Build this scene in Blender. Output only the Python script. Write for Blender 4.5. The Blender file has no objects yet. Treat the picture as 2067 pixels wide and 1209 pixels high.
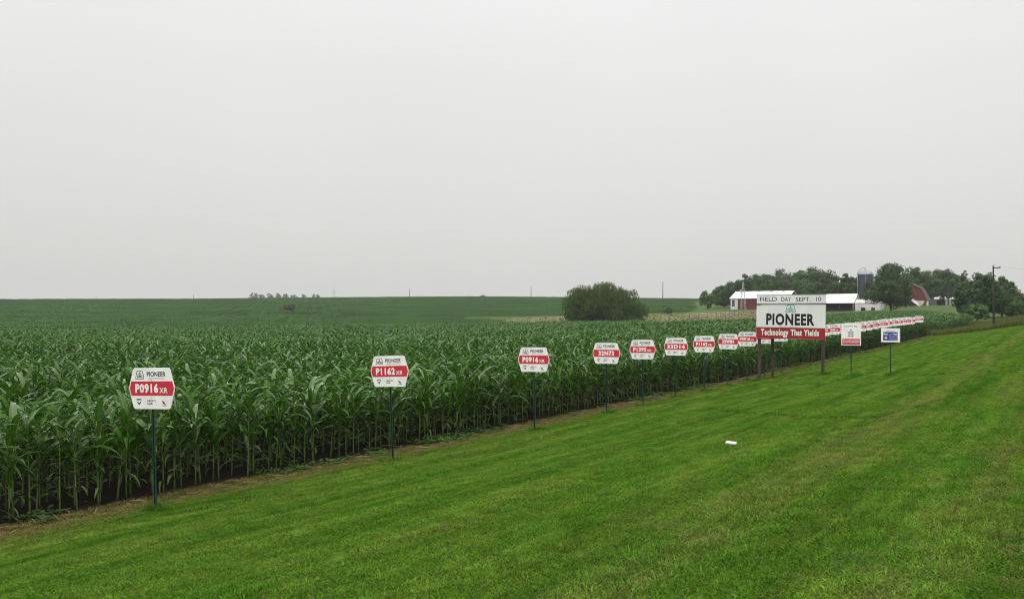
import bpy, math, random
import numpy as np
from mathutils import Vector, Matrix, Euler
scene = bpy.context.scene
scene.cycles.filter_width = 1.05                        # crisp pixels, like the photograph
C = scene.collection
R = math.radians
PI = math.pi
random.seed(7)
rng = np.random.default_rng(7)

# ------------------------------------------------------------------ camera, sky, sun, exposure
F = 1790.0; CX = 1033.5; HY = 640.0; EYE = 2.6          # focal length and horizon in photo pixels, eye height in m
cam_d = bpy.data.cameras.new('camera'); cam = bpy.data.objects.new('camera', cam_d); C.objects.link(cam)
cam.location = (0, 0, EYE); cam.rotation_euler = (R(90), 0, 0)
cam_d.sensor_width = 36; cam_d.lens = F/2067*36; cam_d.shift_y = (HY-604.5)/2067
cam_d.clip_start = .1; cam_d.clip_end = 8000
scene.camera = cam

SUN_EL, SUN_AZ = 48, 215                                 # azimuth clockwise from +Y: behind the camera, to the left
world = bpy.data.worlds.new('World'); scene.world = world; world.use_nodes = True
nt = world.node_tree; nt.nodes.clear()
def N(t, typ, **kw):
    n = t.nodes.new(typ)
    for k, v in kw.items(): setattr(n, k, v)
    return n
def math_n(t, op, a, b=None, clamp=False):
    n = N(t, 'ShaderNodeMath', operation=op, use_clamp=clamp)
    for i, v in enumerate((a, b)):
        if v is None: continue
        if isinstance(v, (int, float)): n.inputs[i].default_value = v
        else: t.links.new(v, n.inputs[i])
    return n.outputs[0]
sky = N(nt, 'ShaderNodeTexSky', sky_type='NISHITA', sun_disc=False, sun_elevation=R(SUN_EL), sun_rotation=R(SUN_AZ), air_density=1.0, dust_density=6.0)
hs = N(nt, 'ShaderNodeHueSaturation'); hs.inputs['Saturation'].default_value = .12
nt.links.new(sky.outputs[0], hs.inputs['Color'])
bgs = N(nt, 'ShaderNodeBackground'); nt.links.new(hs.outputs[0], bgs.inputs[0]); bgs.inputs[1].default_value = .03
tc = N(nt, 'ShaderNodeTexCoord'); sp = N(nt, 'ShaderNodeSeparateXYZ'); nt.links.new(tc.outputs['Generated'], sp.inputs[0])
el = math_n(nt, 'MAXIMUM', sp.outputs[2], 0.0)
nz = N(nt, 'ShaderNodeTexNoise'); nz.inputs['Scale'].default_value = 1.6; nz.inputs['Detail'].default_value = 3
nt.links.new(tc.outputs['Generated'], nz.inputs['Vector'])
cl = math_n(nt, 'MULTIPLY', math_n(nt, 'SUBTRACT', nz.outputs[0], .5), .2)
lum = math_n(nt, 'ADD', math_n(nt, 'ADD', math_n(nt, 'MULTIPLY', el, .02), math_n(nt, 'MULTIPLY', math_n(nt, 'MULTIPLY', el, el), 1.0)), .65)
lum = math_n(nt, 'MULTIPLY', lum, math_n(nt, 'ADD', cl, 1.0))
cr = N(nt, 'ShaderNodeValToRGB')                          # overcast: a warmer grey at the horizon, neutral overhead
cr.color_ramp.elements[0].position = 0.0; cr.color_ramp.elements[0].color = (1.0, 1.0, .955, 1)
cr.color_ramp.elements[1].position = .35; cr.color_ramp.elements[1].color = (1.0, 1.0, .99, 1)
nt.links.new(el, cr.inputs[0])
bgo = N(nt, 'ShaderNodeBackground'); nt.links.new(cr.outputs[0], bgo.inputs[0])
nt.links.new(lum, bgo.inputs[1])
ad = N(nt, 'ShaderNodeAddShader'); nt.links.new(bgs.outputs[0], ad.inputs[0]); nt.links.new(bgo.outputs[0], ad.inputs[1])
wo = N(nt, 'ShaderNodeOutputWorld'); nt.links.new(ad.outputs[0], wo.inputs[0])

sun_d = bpy.data.lights.new('sun', 'SUN'); sun = bpy.data.objects.new('sun', sun_d); C.objects.link(sun)
sun_d.energy = 1.2; sun_d.angle = R(20); sun_d.color = (1, .97, .92)
sdir = Vector((math.sin(R(SUN_AZ))*math.cos(R(SUN_EL)), math.cos(R(SUN_AZ))*math.cos(R(SUN_EL)), math.sin(R(SUN_EL))))
sun.rotation_euler = sdir.to_track_quat('Z', 'Y').to_euler(); sun.location = (0, 0, 60)
vs = scene.view_settings
vs.view_transform = 'Standard'; vs.look = 'None'; vs.exposure = 0.0; vs.gamma = 1.0; vs.use_curve_mapping = False

# ------------------------------------------------------------------ terrain
SA, CA = math.sin(R(31.907)), math.cos(R(31.907))        # the road and the field edge run along (SA, CA)
def ss(a, b, x):
    t = np.clip((np.asarray(x, float)-a)/(b-a), 0, 1); return t*t*(3-2*t)
def uv(x, y): return SA*x+CA*y, -CA*x+SA*y               # u along the road, v from the road into the field
def xy(u, v): return SA*u-CA*v, CA*u+SA*v
_tv = np.linspace(-40, 40, 1601)
_tb = np.interp(_tv, [-40, -9, -7, -5, -3, 0, 2, 5, 8, 10.5, 12, 40], [.7, .7, 1.15, 1.22, 1.2, 1.05, .97, .70, .30, .03, 0, 0])
_tb = np.convolve(np.pad(_tb, 20, 'edge'), np.ones(41)/41, 'valid')
_ru = np.linspace(-200, 700, 1801)
_rb = np.interp(_ru, [-200, 18, 34, 60, 87, 142, 160, 260, 700], [0, 0, .12, .40, .76, 1.35, 1.75, 2.6, 3.2])
_rb = np.convolve(np.pad(_rb, 10, 'edge'), np.ones(21)/21, 'valid')
def terrain(x, y):
    x = np.asarray(x, float); y = np.asarray(y, float)
    u, v = uv(x, y); r = np.hypot(x, y)
    z = np.interp(v, _tv, _tb)
    z = z+np.interp(u, _ru, _rb)*(1-.95*ss(20, 60, v))*(1+.35*ss(7, 1, v))
    z = z-.75*ss(90, 106, u)*(1-ss(128, 142, u))*ss(0, 3, v)*(1-ss(10, 13, v))
    yy = np.maximum(y, 1e-6); t = np.clip(np.where(y > 1, x/yy, np.sign(x)*9), -1.2, 1.2)*F+CX
    e = np.interp(t, [-1200, 0, 400, 600, 960, 1200, 1400, 1800, 2300, 3200], [30.5, 32.5, 33.5, 36, 38.5, 36.5, 34, 32, 27, 23])
    te = e/F*np.cos(np.arctan((t-CX)/F))*np.where(y > 0, 1, .5)
    tgt = EYE+te*(np.minimum(r, 480)+.9*np.clip(r-480, 0, 1200)+.3*np.maximum(r-1680, 0))
    z = z+(tgt-z)*ss(150, 480, r)
    z = z+2.2*np.exp(-((x-100)**2/70.**2+(y-270)**2/55.**2))
    return z
def T(x, y): return float(terrain(x, y))
def col_x(px, y): return (px-CX)/F*y                      # x of a bearing (photo column) at depth y
def height(py, y): return EYE-(py-HY)/F*y
CORN_V0, CORN_V1 = 11.3, 86.0
def corn_far(t): return np.interp(t, [1000, 1127, 1300, 1420, 1540, 1640, 1750, 1850, 1950, 1990], [400, 400, 178, 174, 178, 205, 208, 185, 128, 111])
def in_corn(x, y):
    u, v = uv(x, y); t = CX+F*x/np.maximum(y, 1)
    return (v > CORN_V0) & (v < CORN_V1) & ((y < corn_far(t)) | (t < 1000))
def corn_h(u): return 1.40+.24*ss(30, 120, u)

# ------------------------------------------------------------------ node helpers and materials
def new_mat(name):
    m = bpy.data.materials.new(name); m.use_nodes = True
    t = m.node_tree; t.nodes.clear(); return m, t
def noise(t, vec, scale, detail=3, rough=.55):
    n = N(t, 'ShaderNodeTexNoise'); n.inputs['Scale'].default_value = scale; n.inputs['Detail'].default_value = detail; n.inputs['Roughness'].default_value = rough
    if vec is not None: t.links.new(vec, n.inputs['Vector'])
    return n.outputs[0]
def mix(t, f, a, b, mode='MIX'):
    n = N(t, 'ShaderNodeMix', data_type='RGBA', blend_type=mode)
    for s, v in ((n.inputs['Factor'], f), (n.inputs['A'], a), (n.inputs['B'], b)):
        if isinstance(v, (int, float)): s.default_value = v
        elif isinstance(v, tuple): s.default_value = (*v, 1) if len(v) == 3 else v
        else: t.links.new(v, s)
    return n.outputs['Result']
def mrange(t, v, a, b, c=0.0, d=1.0, smooth=True):
    n = N(t, 'ShaderNodeMapRange', interpolation_type='SMOOTHSTEP' if smooth else 'LINEAR')
    t.links.new(v, n.inputs[0])
    for i, q in enumerate((a, b, c, d)): n.inputs[i+1].default_value = q
    return n.outputs[0]
def dotn(t, vec, d):
    n = N(t, 'ShaderNodeVectorMath', operation='DOT_PRODUCT'); t.links.new(vec, n.inputs[0]); n.inputs[1].default_value = d; return n.outputs['Value']
def simple(name, c, rough=.7, var=.18, scale=3.0, bump=0.0, c2=None, metal=0.0, spec=.3, stretch=None):
    m, t = new_mat(name)
    tcn = N(t, 'ShaderNodeTexCoord'); vec = tcn.outputs['Object']
    if stretch:
        mp = N(t, 'ShaderNodeMapping'); mp.inputs['Scale'].default_value = stretch; t.links.new(vec, mp.inputs[0]); vec = mp.outputs[0]
    n1 = noise(t, vec, scale, 5)
    c2 = c2 or tuple(x*(1-2*var) for x in c)
    col = mix(t, mrange(t, n1, .35, .7), c, c2)
    p = N(t, 'ShaderNodeBsdfPrincipled'); t.links.new(col, p.inputs['Base Color'])
    p.inputs['Roughness'].default_value = rough; p.inputs['Metallic'].default_value = metal; p.inputs['Specular IOR Level'].default_value = spec
    if bump:
        b = N(t, 'ShaderNodeBump'); b.inputs['Strength'].default_value = bump; b.inputs['Distance'].default_value = .01
        t.links.new(noise(t, vec, scale*4, 4), b.inputs['Height']); t.links.new(b.outputs[0], p.inputs['Normal'])
    o = N(t, 'ShaderNodeOutputMaterial'); t.links.new(p.outputs[0], o.inputs[0]); return m
def corrugated(name, c, rough, pitch, axis, c2=None, metal=0.0):
    m = simple(name, c, rough, .1, .6, c2=c2, metal=metal); t = m.node_tree
    p = [n for n in t.nodes if n.type == 'BSDF_PRINCIPLED'][0]
    tcn = [n for n in t.nodes if n.type == 'TEX_COORD'][0]
    w = N(t, 'ShaderNodeTexWave', bands_direction=axis); w.inputs['Scale'].default_value = 1/pitch*.314
    t.links.new(tcn.outputs['Object'], w.inputs['Vector'])
    b = N(t, 'ShaderNodeBump'); b.inputs['Strength'].default_value = .5; b.inputs['Distance'].default_value = .03
    t.links.new(w.outputs[0], b.inputs['Height']); t.links.new(b.outputs[0], p.inputs['Normal']); return m
def leafy(name, a, b, rough=.5, trans=.3, gloss=.12, world_scale=0.0, rib=None):
    """a leaf: diffuse and translucent with a dull sheen; tone varies per leaf clump ('tint') and per plant"""
    m, t = new_mat(name)
    at = N(t, 'ShaderNodeAttribute', attribute_name='tint'); oi = N(t, 'ShaderNodeObjectInfo')
    f = math_n(t, 'ADD', math_n(t, 'MULTIPLY', at.outputs['Fac'], .7), math_n(t, 'MULTIPLY', oi.outputs['Random'], .3))
    col = mix(t, f, a, b)
    if world_scale:
        g = N(t, 'ShaderNodeNewGeometry')
        n1 = noise(t, g.outputs['Position'], world_scale, 3)
        col = mix(t, 1.0, col, mix(t, mrange(t, n1, .3, .7), (.72, .74, .74), (1.22, 1.2, 1.1)), 'MULTIPLY')
    if rib:
        ra = N(t, 'ShaderNodeAttribute', attribute_name='rib')
        col = mix(t, mrange(t, ra.outputs['Fac'], .78, .95), col, rib)
    d = N(t, 'ShaderNodeBsdfDiffuse'); t.links.new(col, d.inputs[0])
    tr = N(t, 'ShaderNodeBsdfTranslucent'); t.links.new(mix(t, .5, col, (a[0]*1.2, a[1]*1.5, a[2]*.6)), tr.inputs[0])
    gl = N(t, 'ShaderNodeBsdfGlossy'); gl.inputs['Roughness'].default_value = rough; gl.inputs['Color'].default_value = (.97, 1, .93, 1)
    m1 = N(t, 'ShaderNodeMixShader'); m1.inputs[0].default_value = trans; t.links.new(d.outputs[0], m1.inputs[1]); t.links.new(tr.outputs[0], m1.inputs[2])
    lw = N(t, 'ShaderNodeFresnel'); lw.inputs[0].default_value = 1.45
    gs = mrange(t, at.outputs['Fac'], .35, .9, .35, 2.0) if rib or name == 'corn_leaf_far' else 1.0
    m2 = N(t, 'ShaderNodeMixShader'); t.links.new(math_n(t, 'MULTIPLY', gs, math_n(t, 'ADD', math_n(t, 'MULTIPLY', lw.outputs[0], gloss*2.4), gloss*.03)), m2.inputs[0])
    t.links.new(m1.outputs[0], m2.inputs[1]); t.links.new(gl.outputs[0], m2.inputs[2])
    o = N(t, 'ShaderNodeOutputMaterial'); t.links.new(m2.outputs[0], o.inputs[0]); return m

def lawn_colour(t):
    """world-space turf colour: streaks along the mowing direction, straw-coloured swaths, sprayed strip by the corn"""
    g = N(t, 'ShaderNodeNewGeometry'); P = g.outputs['Position']
    u = dotn(t, P, (SA, CA, 0)); v = dotn(t, P, (-CA, SA, 0))
    cb = N(t, 'ShaderNodeCombineXYZ'); t.links.new(math_n(t, 'MULTIPLY', u, .10), cb.inputs[0]); t.links.new(math_n(t, 'MULTIPLY', v, 1.25), cb.inputs[1])
    streak = noise(t, cb.outputs[0], 1.0, 4, .6)
    cb2 = N(t, 'ShaderNodeCombineXYZ'); t.links.new(math_n(t, 'MULTIPLY', u, .55), cb2.inputs[0]); t.links.new(math_n(t, 'MULTIPLY', v, 1.9), cb2.inputs[1])
    patch = noise(t, cb2.outputs[0], .8, 5, .65)
    fine = noise(t, P, 9.0, 4, .7)
    base = mix(t, mrange(t, patch, .38, .62), (.080, .194, .016), (.134, .240, .026))
    # straw swaths near v = 2.3, some at v = 8.5; nearly none in the wet low part between
    def band(c, w, k):
        a = math_n(t, 'ABSOLUTE', math_n(t, 'SUBTRACT', v, c)); return mrange(t, a, 0, w, k, 0)
    b = math_n(t, 'ADD', math_n(t, 'ADD', band(2.35, 1.0, .165), band(8.6, 1.5, .10)), band(.2, 1.2, .12))
    wv = math_n(t, 'SINE', math_n(t, 'ADD', math_n(t, 'MULTIPLY', v, 4.6), math_n(t, 'MULTIPLY', streak, 7.0)))
    b = math_n(t, 'ADD', b, math_n(t, 'MULTIPLY', wv, .05))
    yel = mrange(t, math_n(t, 'ADD', math_n(t, 'ADD', math_n(t, 'MULTIPLY', streak, .6), math_n(t, 'MULTIPLY', patch, .4)), b), .50, .84, 0, .75)
    col = mix(t, yel, base, (.175, .195, .048))
    dry = mrange(t, math_n(t, 'ADD', math_n(t, 'MULTIPLY', fine, .5), math_n(t, 'ADD', math_n(t, 'MULTIPLY', patch, .5), mrange(t, v, -.5, 2.2, .14, 0))), .58, .74, 0, .6)
    col = mix(t, dry, col, (.125, .105, .042))
    dark = mrange(t, math_n(t, 'ADD', math_n(t, 'MULTIPLY', streak, .5), math_n(t, 'MULTIPLY', fine, .5)), .36, .48, .55, 0)
    col = mix(t, dark, col, (.034, .098, .010))
    cb3 = N(t, 'ShaderNodeCombineXYZ'); t.links.new(math_n(t, 'MULTIPLY', u, .22), cb3.inputs[0]); t.links.new(math_n(t, 'MULTIPLY', v, 4.5), cb3.inputs[1])
    st2 = noise(t, cb3.outputs[0], 1.0, 3, .6)
    lum_ = math_n(t, 'ADD', math_n(t, 'MULTIPLY', wv, .075), mrange(t, st2, .3, .7, .84, 1.16))
    cc = N(t, 'ShaderNodeCombineColor')
    for i_ in range(3): t.links.new(lum_, cc.inputs[i_])
    col = mix(t, 1.0, col, cc.outputs[0], 'MULTIPLY')
    # sprayed strip at the foot of the corn
    ve = math_n(t, 'ADD', v, math_n(t, 'MULTIPLY', math_n(t, 'SUBTRACT', patch, .5), 1.9))
    br = math_n(t, 'MULTIPLY', mrange(t, ve, 9.55, 10.8), mrange(t, fine, .25, .6, .5, .95))
    col = mix(t, br, col, mix(t, mrange(t, fine, .4, .62), (.12, .085, .035), (.25, .185, .08)))
    return col, u, v, P, fine, patch

def ground_material():
    m, t = new_mat('ground')
    col, u, v, P, fine, patch = lawn_colour(t)
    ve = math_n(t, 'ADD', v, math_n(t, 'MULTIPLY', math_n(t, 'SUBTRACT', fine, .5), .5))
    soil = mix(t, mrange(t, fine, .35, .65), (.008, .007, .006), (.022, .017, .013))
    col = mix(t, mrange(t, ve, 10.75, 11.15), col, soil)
    z = N(t, 'ShaderNodeAttribute', attribute_name='zone')
    sep = N(t, 'ShaderNodeSeparateColor'); t.links.new(z.outputs['Color'], sep.inputs[0])
    n2 = noise(t, P, .06, 5, .7); n3 = noise(t, P, .9, 4, .7)
    bean = mix(t, mrange(t, n2, .35, .65), (.030, .080, .016), (.045, .110, .022))
    tan = mix(t, mrange(t, n2, .3, .7), (.25, .215, .105), (.17, .17, .07))
    yard = mix(t, mrange(t, n3, .3, .7), (.045, .10, .02), (.085, .12, .03))
    col = mix(t, sep.outputs[0], col, bean); col = mix(t, sep.outputs[1], col, tan); col = mix(t, sep.outputs[2], col, yard)
    gr = mix(t, mrange(t, fine, .3, .7), (.20, .19, .165), (.33, .31, .28))
    col = mix(t, mrange(t, v, -2.6, -2.0, 1, 0), col, gr)
    p = N(t, 'ShaderNodeBsdfPrincipled'); t.links.new(col, p.inputs['Base Color']); p.inputs['Roughness'].default_value = .95; p.inputs['Specular IOR Level'].default_value = .1
    b = N(t, 'ShaderNodeBump'); b.inputs['Strength'].default_value = .8; b.inputs['Distance'].default_value = .03
    t.links.new(noise(t, P, 14, 5, .7), b.inputs['Height']); t.links.new(b.outputs[0], p.inputs['Normal'])
    o = N(t, 'ShaderNodeOutputMaterial'); t.links.new(p.outputs[0], o.inputs[0]); return m
def turf_material(name, mul=(1, 1, 1)):
    m, t = new_mat(name)
    col = lawn_colour(t)[0]
    at = N(t, 'ShaderNodeAttribute', attribute_name='tint')
    col = mix(t, 1.0, col, mix(t, at.outputs['Fac'], tuple(.45*k for k in mul), tuple(1.95*k for k in mul)), 'MULTIPLY')
    st = N(t, 'ShaderNodeAttribute', attribute_name='straw'); col = mix(t, st.outputs['Fac'], col, (.27, .26, .12))
    d = N(t, 'ShaderNodeBsdfDiffuse'); t.links.new(col, d.inputs[0])
    tr = N(t, 'ShaderNodeBsdfTranslucent'); t.links.new(col, tr.inputs[0])
    m1 = N(t, 'ShaderNodeMixShader'); m1.inputs[0].default_value = .3; t.links.new(d.outputs[0], m1.inputs[1]); t.links.new(tr.outputs[0], m1.inputs[2])
    o = N(t, 'ShaderNodeOutputMaterial'); t.links.new(m1.outputs[0], o.inputs[0]); return m

M = {}
M['ground'] = ground_material()
M['turf'] = turf_material('turf_blades')
M['turf_dark'] = turf_material('uncut_turf_shaded', (.75, .8, .8))  # uncut grass, its colour darkened to carry the shadow of its ridges
M['corn_leaf'] = leafy('corn_leaf', (.030, .098, .006), (.068, .160, .011), .28, .36, .25, .35, rib=(.13, .22, .05))
M['corn_far'] = leafy('corn_leaf_far', (.030, .098, .006), (.066, .158, .011), .32, .36, .15, .12)
M['corn_stalk'] = simple('corn_stalk', (.125, .19, .048), .5, c2=(.06, .105, .028), scale=6)
M['corn_dry'] = leafy('corn_dry_leaf', (.045, .095, .022), (.11, .145, .05), .55, .2, .05)
M['bean'] = leafy('bean_leaf', (.034, .104, .012), (.056, .145, .018), .5, .25, .02, .05)
M['white'] = simple('sign_white', (.82, .83, .82), .38, .03, 4.0, c2=(.70, .70, .66), spec=.5)
M['board_white'] = simple('board_white', (.70, .71, .70), .45, .04, .9, c2=(.63, .64, .62), spec=.4)
M['red'] = simple('sign_red', (.56, .022, .045), .38, .06, 2, spec=.5)
M['dark_red'] = simple('board_red', (.30, .012, .018), .45, .1, 1.2, spec=.4)
M['ink'] = simple('ink_black', (.012, .012, .014), .5, .1)
M['ink_grey'] = simple('ink_grey', (.06, .06, .07), .5, .1)
M['pale_ink'] = simple('ink_pale', (.33, .34, .36), .5, .1)
M['teal'] = simple('ink_teal', (.02, .30, .20), .5, .1)
M['blue'] = simple('sign_blue', (.022, .028, .24), .4, .1, spec=.5)
M['post_green'] = simple('post_green', (.010, .055, .040), .5, .25, 8, spec=.5)
M['wood'] = simple('weathered_wood', (.075, .056, .040), .85, .25, 3, .8, stretch=(9, 9, .7))
M['steel'] = simple('galvanised_steel', (.42, .43, .44), .45, .1, 6, metal=.6)
M['bark'] = simple('bark', (.055, .045, .035), .9, .3, 2, .6)
M['pole'] = simple('pole_wood', (.05, .042, .036), .85, .25, 1.5, stretch=(6, 6, .5))
M['roof_white'] = corrugated('white_metal_roof', (.86, .86, .85), .4, .3, 'X', c2=(.78, .78, .76))
M['wall_red'] = corrugated('red_boards', (.14, .028, .025), .75, .25, 'X', c2=(.09, .023, .021))
M['wall_white'] = corrugated('white_boards', (.60, .59, .55), .75, .25, 'X', c2=(.45, .44, .40))
M['shingle'] = simple('grey_shingles', (.10, .085, .08), .9, .25, 1.2, c2=(.13, .07, .06))
M['silo'] = simple('silo_enamel', (.040, .044, .058), .35, .15, .5, spec=.5)
M['dome'] = simple('silo_dome', (.33, .37, .41), .4, .12, .8, spec=.5)
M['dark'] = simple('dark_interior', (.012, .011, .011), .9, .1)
M['glass'] = simple('window_glass', (.03, .035, .045), .1, .1, spec=.6)
M['house'] = simple('tan_siding', (.36, .27, .21), .8, .1, .8)
M['foam'] = simple('white_foam', (.86, .86, .85), .5, .03, 20)
M['wire'] = simple('wire', (.05, .05, .055), .5, .1)
M['residue'] = simple('dry_residue', (.33, .27, .15), .85, .2, 12)

# ------------------------------------------------------------------ mesh helpers
def tag(o, label=None, cat=None, group=None, kind=None):
    if label: o['label'] = label
    if cat: o['category'] = cat
    if group: o['group'] = group
    if kind: o['kind'] = kind
    return o
def obj(name, mesh, parent=None, loc=None):
    o = bpy.data.objects.new(name, mesh); C.objects.link(o)
    if parent is not None: o.parent = parent
    if loc is not None: o.location = loc
    return o
def empty(name, loc, rz=0.0):
    o = bpy.data.objects.new(name, None); C.objects.link(o); o.location = loc; o.rotation_euler = (0, 0, rz); o.empty_display_size = .3
    return o
def mesh_np(name, V, Fc, mat, attrs=None, smooth=False):
    """V (n,3), Fc: list of arrays of equal-size polygons"""
    me = bpy.data.meshes.new(name)
    V = np.asarray(V, np.float32); me.vertices.add(len(V)); me.vertices.foreach_set('co', V.ravel())
    fl = [np.asarray(f, np.int32) for f in (Fc if isinstance(Fc, list) else [Fc]) if len(f)]
    idx = np.concatenate([f.ravel() for f in fl]); sizes = np.concatenate([np.full(len(f), f.shape[1], np.int32) for f in fl])
    me.loops.add(len(idx)); me.loops.foreach_set('vertex_index', idx)
    st = np.concatenate([[0], np.cumsum(sizes)[:-1]]).astype(np.int32)
    me.polygons.add(len(sizes)); me.polygons.foreach_set('loop_start', st)
    if smooth: me.polygons.foreach_set('use_smooth', np.ones(len(sizes), bool))
    for k, a in (attrs or {}).items():
        at = me.attributes.new(k, 'FLOAT', 'POINT'); at.data.foreach_set('value', np.asarray(a, np.float32))
    mats = mat if isinstance(mat, (list, tuple)) else [mat]
    for q in mats: me.materials.append(q)
    me.update(calc_edges=True); return me
class MB:
    def __init__(s): s.v = []; s.f = []
    def add(s, vs, fs):
        o = len(s.v); s.v += [tuple(p) for p in vs]; s.f += [tuple(i+o for i in f) for f in fs]; return s
    def box(s, x0, x1, y0, y1, z0, z1):
        return s.add([(x0, y0, z0), (x1, y0, z0), (x1, y1, z0), (x0, y1, z0), (x0, y0, z1), (x1, y0, z1), (x1, y1, z1), (x0, y1, z1)],
                     [(0, 3, 2, 1), (4, 5, 6, 7), (0, 1, 5, 4), (1, 2, 6, 5), (2, 3, 7, 6), (3, 0, 4, 7)])
    def prism(s, pts, y0, y1):
        """polygon in x,z (counter-clockwise seen from -y) pushed from y0 (front) to y1"""
        n = len(pts)
        return s.add([(x, y0, z) for x, z in pts]+[(x, y1, z) for x, z in pts],
                     [tuple(range(n)), tuple(range(2*n-1, n-1, -1))]+[(i, i+n, (i+1) % n+n, (i+1) % n) for i in range(n)])
    def tube(s, P, rad, n=8, cap=True):
        P = [Vector(p) for p in P]; rings = []; a = None
        for i, p in enumerate(P):
            d = (P[min(i+1, len(P)-1)]-P[max(i-1, 0)]).normalized()
            if a is None or abs(a.dot(d)) > .95: a = Vector((1, 0, 0)) if abs(d.x) < .9 else Vector((0, 1, 0))
            b = d.cross(a).normalized(); a = b.cross(d).normalized()
            r = rad[i] if isinstance(rad, (list, tuple)) else rad
            rings.append([p+a*r*math.cos(2*PI*k/n)+b*r*math.sin(2*PI*k/n) for k in range(n)])
        vs = [q for g in rings for q in g]
        fs = [(i*n+k, i*n+(k+1) % n, (i+1)*n+(k+1) % n, (i+1)*n+k) for i in range(len(P)-1) for k in range(n)]
        if cap: fs += [tuple(range(n-1, -1, -1)), tuple((len(P)-1)*n+k for k in range(n))]
        return s.add(vs, fs)
    def lathe(s, prof, n=24, c=(0, 0, 0)):
        vs = [(c[0]+r*math.cos(2*PI*k/n), c[1]+r*math.sin(2*PI*k/n), c[2]+z) for r, z in prof for k in range(n)]
        fs = [(i*n+k, i*n+(k+1) % n, (i+1)*n+(k+1) % n, (i+1)*n+k) for i in range(len(prof)-1) for k in range(n)]
        return s.add(vs, fs)
    def mesh(s, name, mat, smooth=False):
        me = bpy.data.meshes.new(name); me.from_pydata(s.v, [], s.f); me.materials.append(mat)
        if smooth: me.polygons.foreach_set('use_smooth', np.ones(len(me.polygons), bool))
        me.update(); return me
    def build(s, name, mat, parent=None, smooth=False, loc=None): return obj(name, s.mesh(name, mat, smooth), parent, loc)

# ------------------------------------------------------------------ scatter: instances of unlinked source meshes on points
def scatter(name, pts, rotz, scl, index, meshes, tilt=None, align=False):
    n = len(pts); pts = np.asarray(pts)
    if align:
        gx = (terrain(pts[:, 0]+.3, pts[:, 1])-terrain(pts[:, 0]-.3, pts[:, 1]))/.6; gy = (terrain(pts[:, 0], pts[:, 1]+.3)-terrain(pts[:, 0], pts[:, 1]-.3))/.6
        c, s_ = np.cos(rotz), np.sin(rotz); nx, ny = -gx*c-gy*s_, gx*s_-gy*c
        tilt = np.stack([-np.arctan(ny), np.arctan(nx)], -1)
    me = bpy.data.meshes.new(name); me.vertices.add(n); me.vertices.foreach_set('co', np.asarray(pts, np.float32).ravel())
    rot = np.zeros((n, 3), np.float32); rot[:, 2] = rotz
    if tilt is not None: rot[:, :2] = tilt
    sc = np.asarray(scl, np.float32); sc = np.repeat(sc[:, None], 3, 1) if sc.ndim == 1 else sc
    for k, a, ty in (('rot', rot, 'FLOAT_VECTOR'), ('scl', sc, 'FLOAT_VECTOR')):
        at = me.attributes.new(k, ty, 'POINT'); at.data.foreach_set('vector', a.ravel())
    at = me.attributes.new('pick', 'INT', 'POINT'); at.data.foreach_set('value', np.asarray(index, np.int32))
    o = obj(name, me)
    g = bpy.data.node_groups.new(name, 'GeometryNodeTree')
    g.interface.new_socket('Geometry', in_out='INPUT', socket_type='NodeSocketGeometry'); g.interface.new_socket('Geometry', in_out='OUTPUT', socket_type='NodeSocketGeometry')
    gi = N(g, 'NodeGroupInput'); go = N(g, 'NodeGroupOutput'); ip = N(g, 'GeometryNodeInstanceOnPoints'); jn = N(g, 'GeometryNodeJoinGeometry')
    for mm in meshes:
        so = bpy.data.objects.new(mm.name, mm)
        oi = N(g, 'GeometryNodeObjectInfo'); oi.inputs['Object'].default_value = so; oi.inputs['As Instance'].default_value = True
        g.links.new(oi.outputs['Geometry'], jn.inputs[0])
    def attr(nm, ty):
        q = N(g, 'GeometryNodeInputNamedAttribute', data_type=ty); q.inputs['Name'].default_value = nm
        return [s for s in q.outputs if s.enabled and s.name == 'Attribute'][0]
    g.links.new(gi.outputs[0], ip.inputs['Points']); g.links.new(jn.outputs[0], ip.inputs['Instance']); ip.inputs['Pick Instance'].default_value = True
    g.links.new(attr('pick', 'INT'), ip.inputs['Instance Index'])
    g.links.new(attr('rot', 'FLOAT_VECTOR'), ip.inputs['Rotation']); g.links.new(attr('scl', 'FLOAT_VECTOR'), ip.inputs['Scale'])
    g.links.new(ip.outputs[0], go.inputs[0])
    md = o.modifiers.new('scatter', 'NODES'); md.node_group = g
    return o
def in_view(x, y, margin=220): 
    t = CX+F*x/np.maximum(y, .3); return (y > 1.5) & (t > -margin) & (t < 2067+margin)

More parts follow.
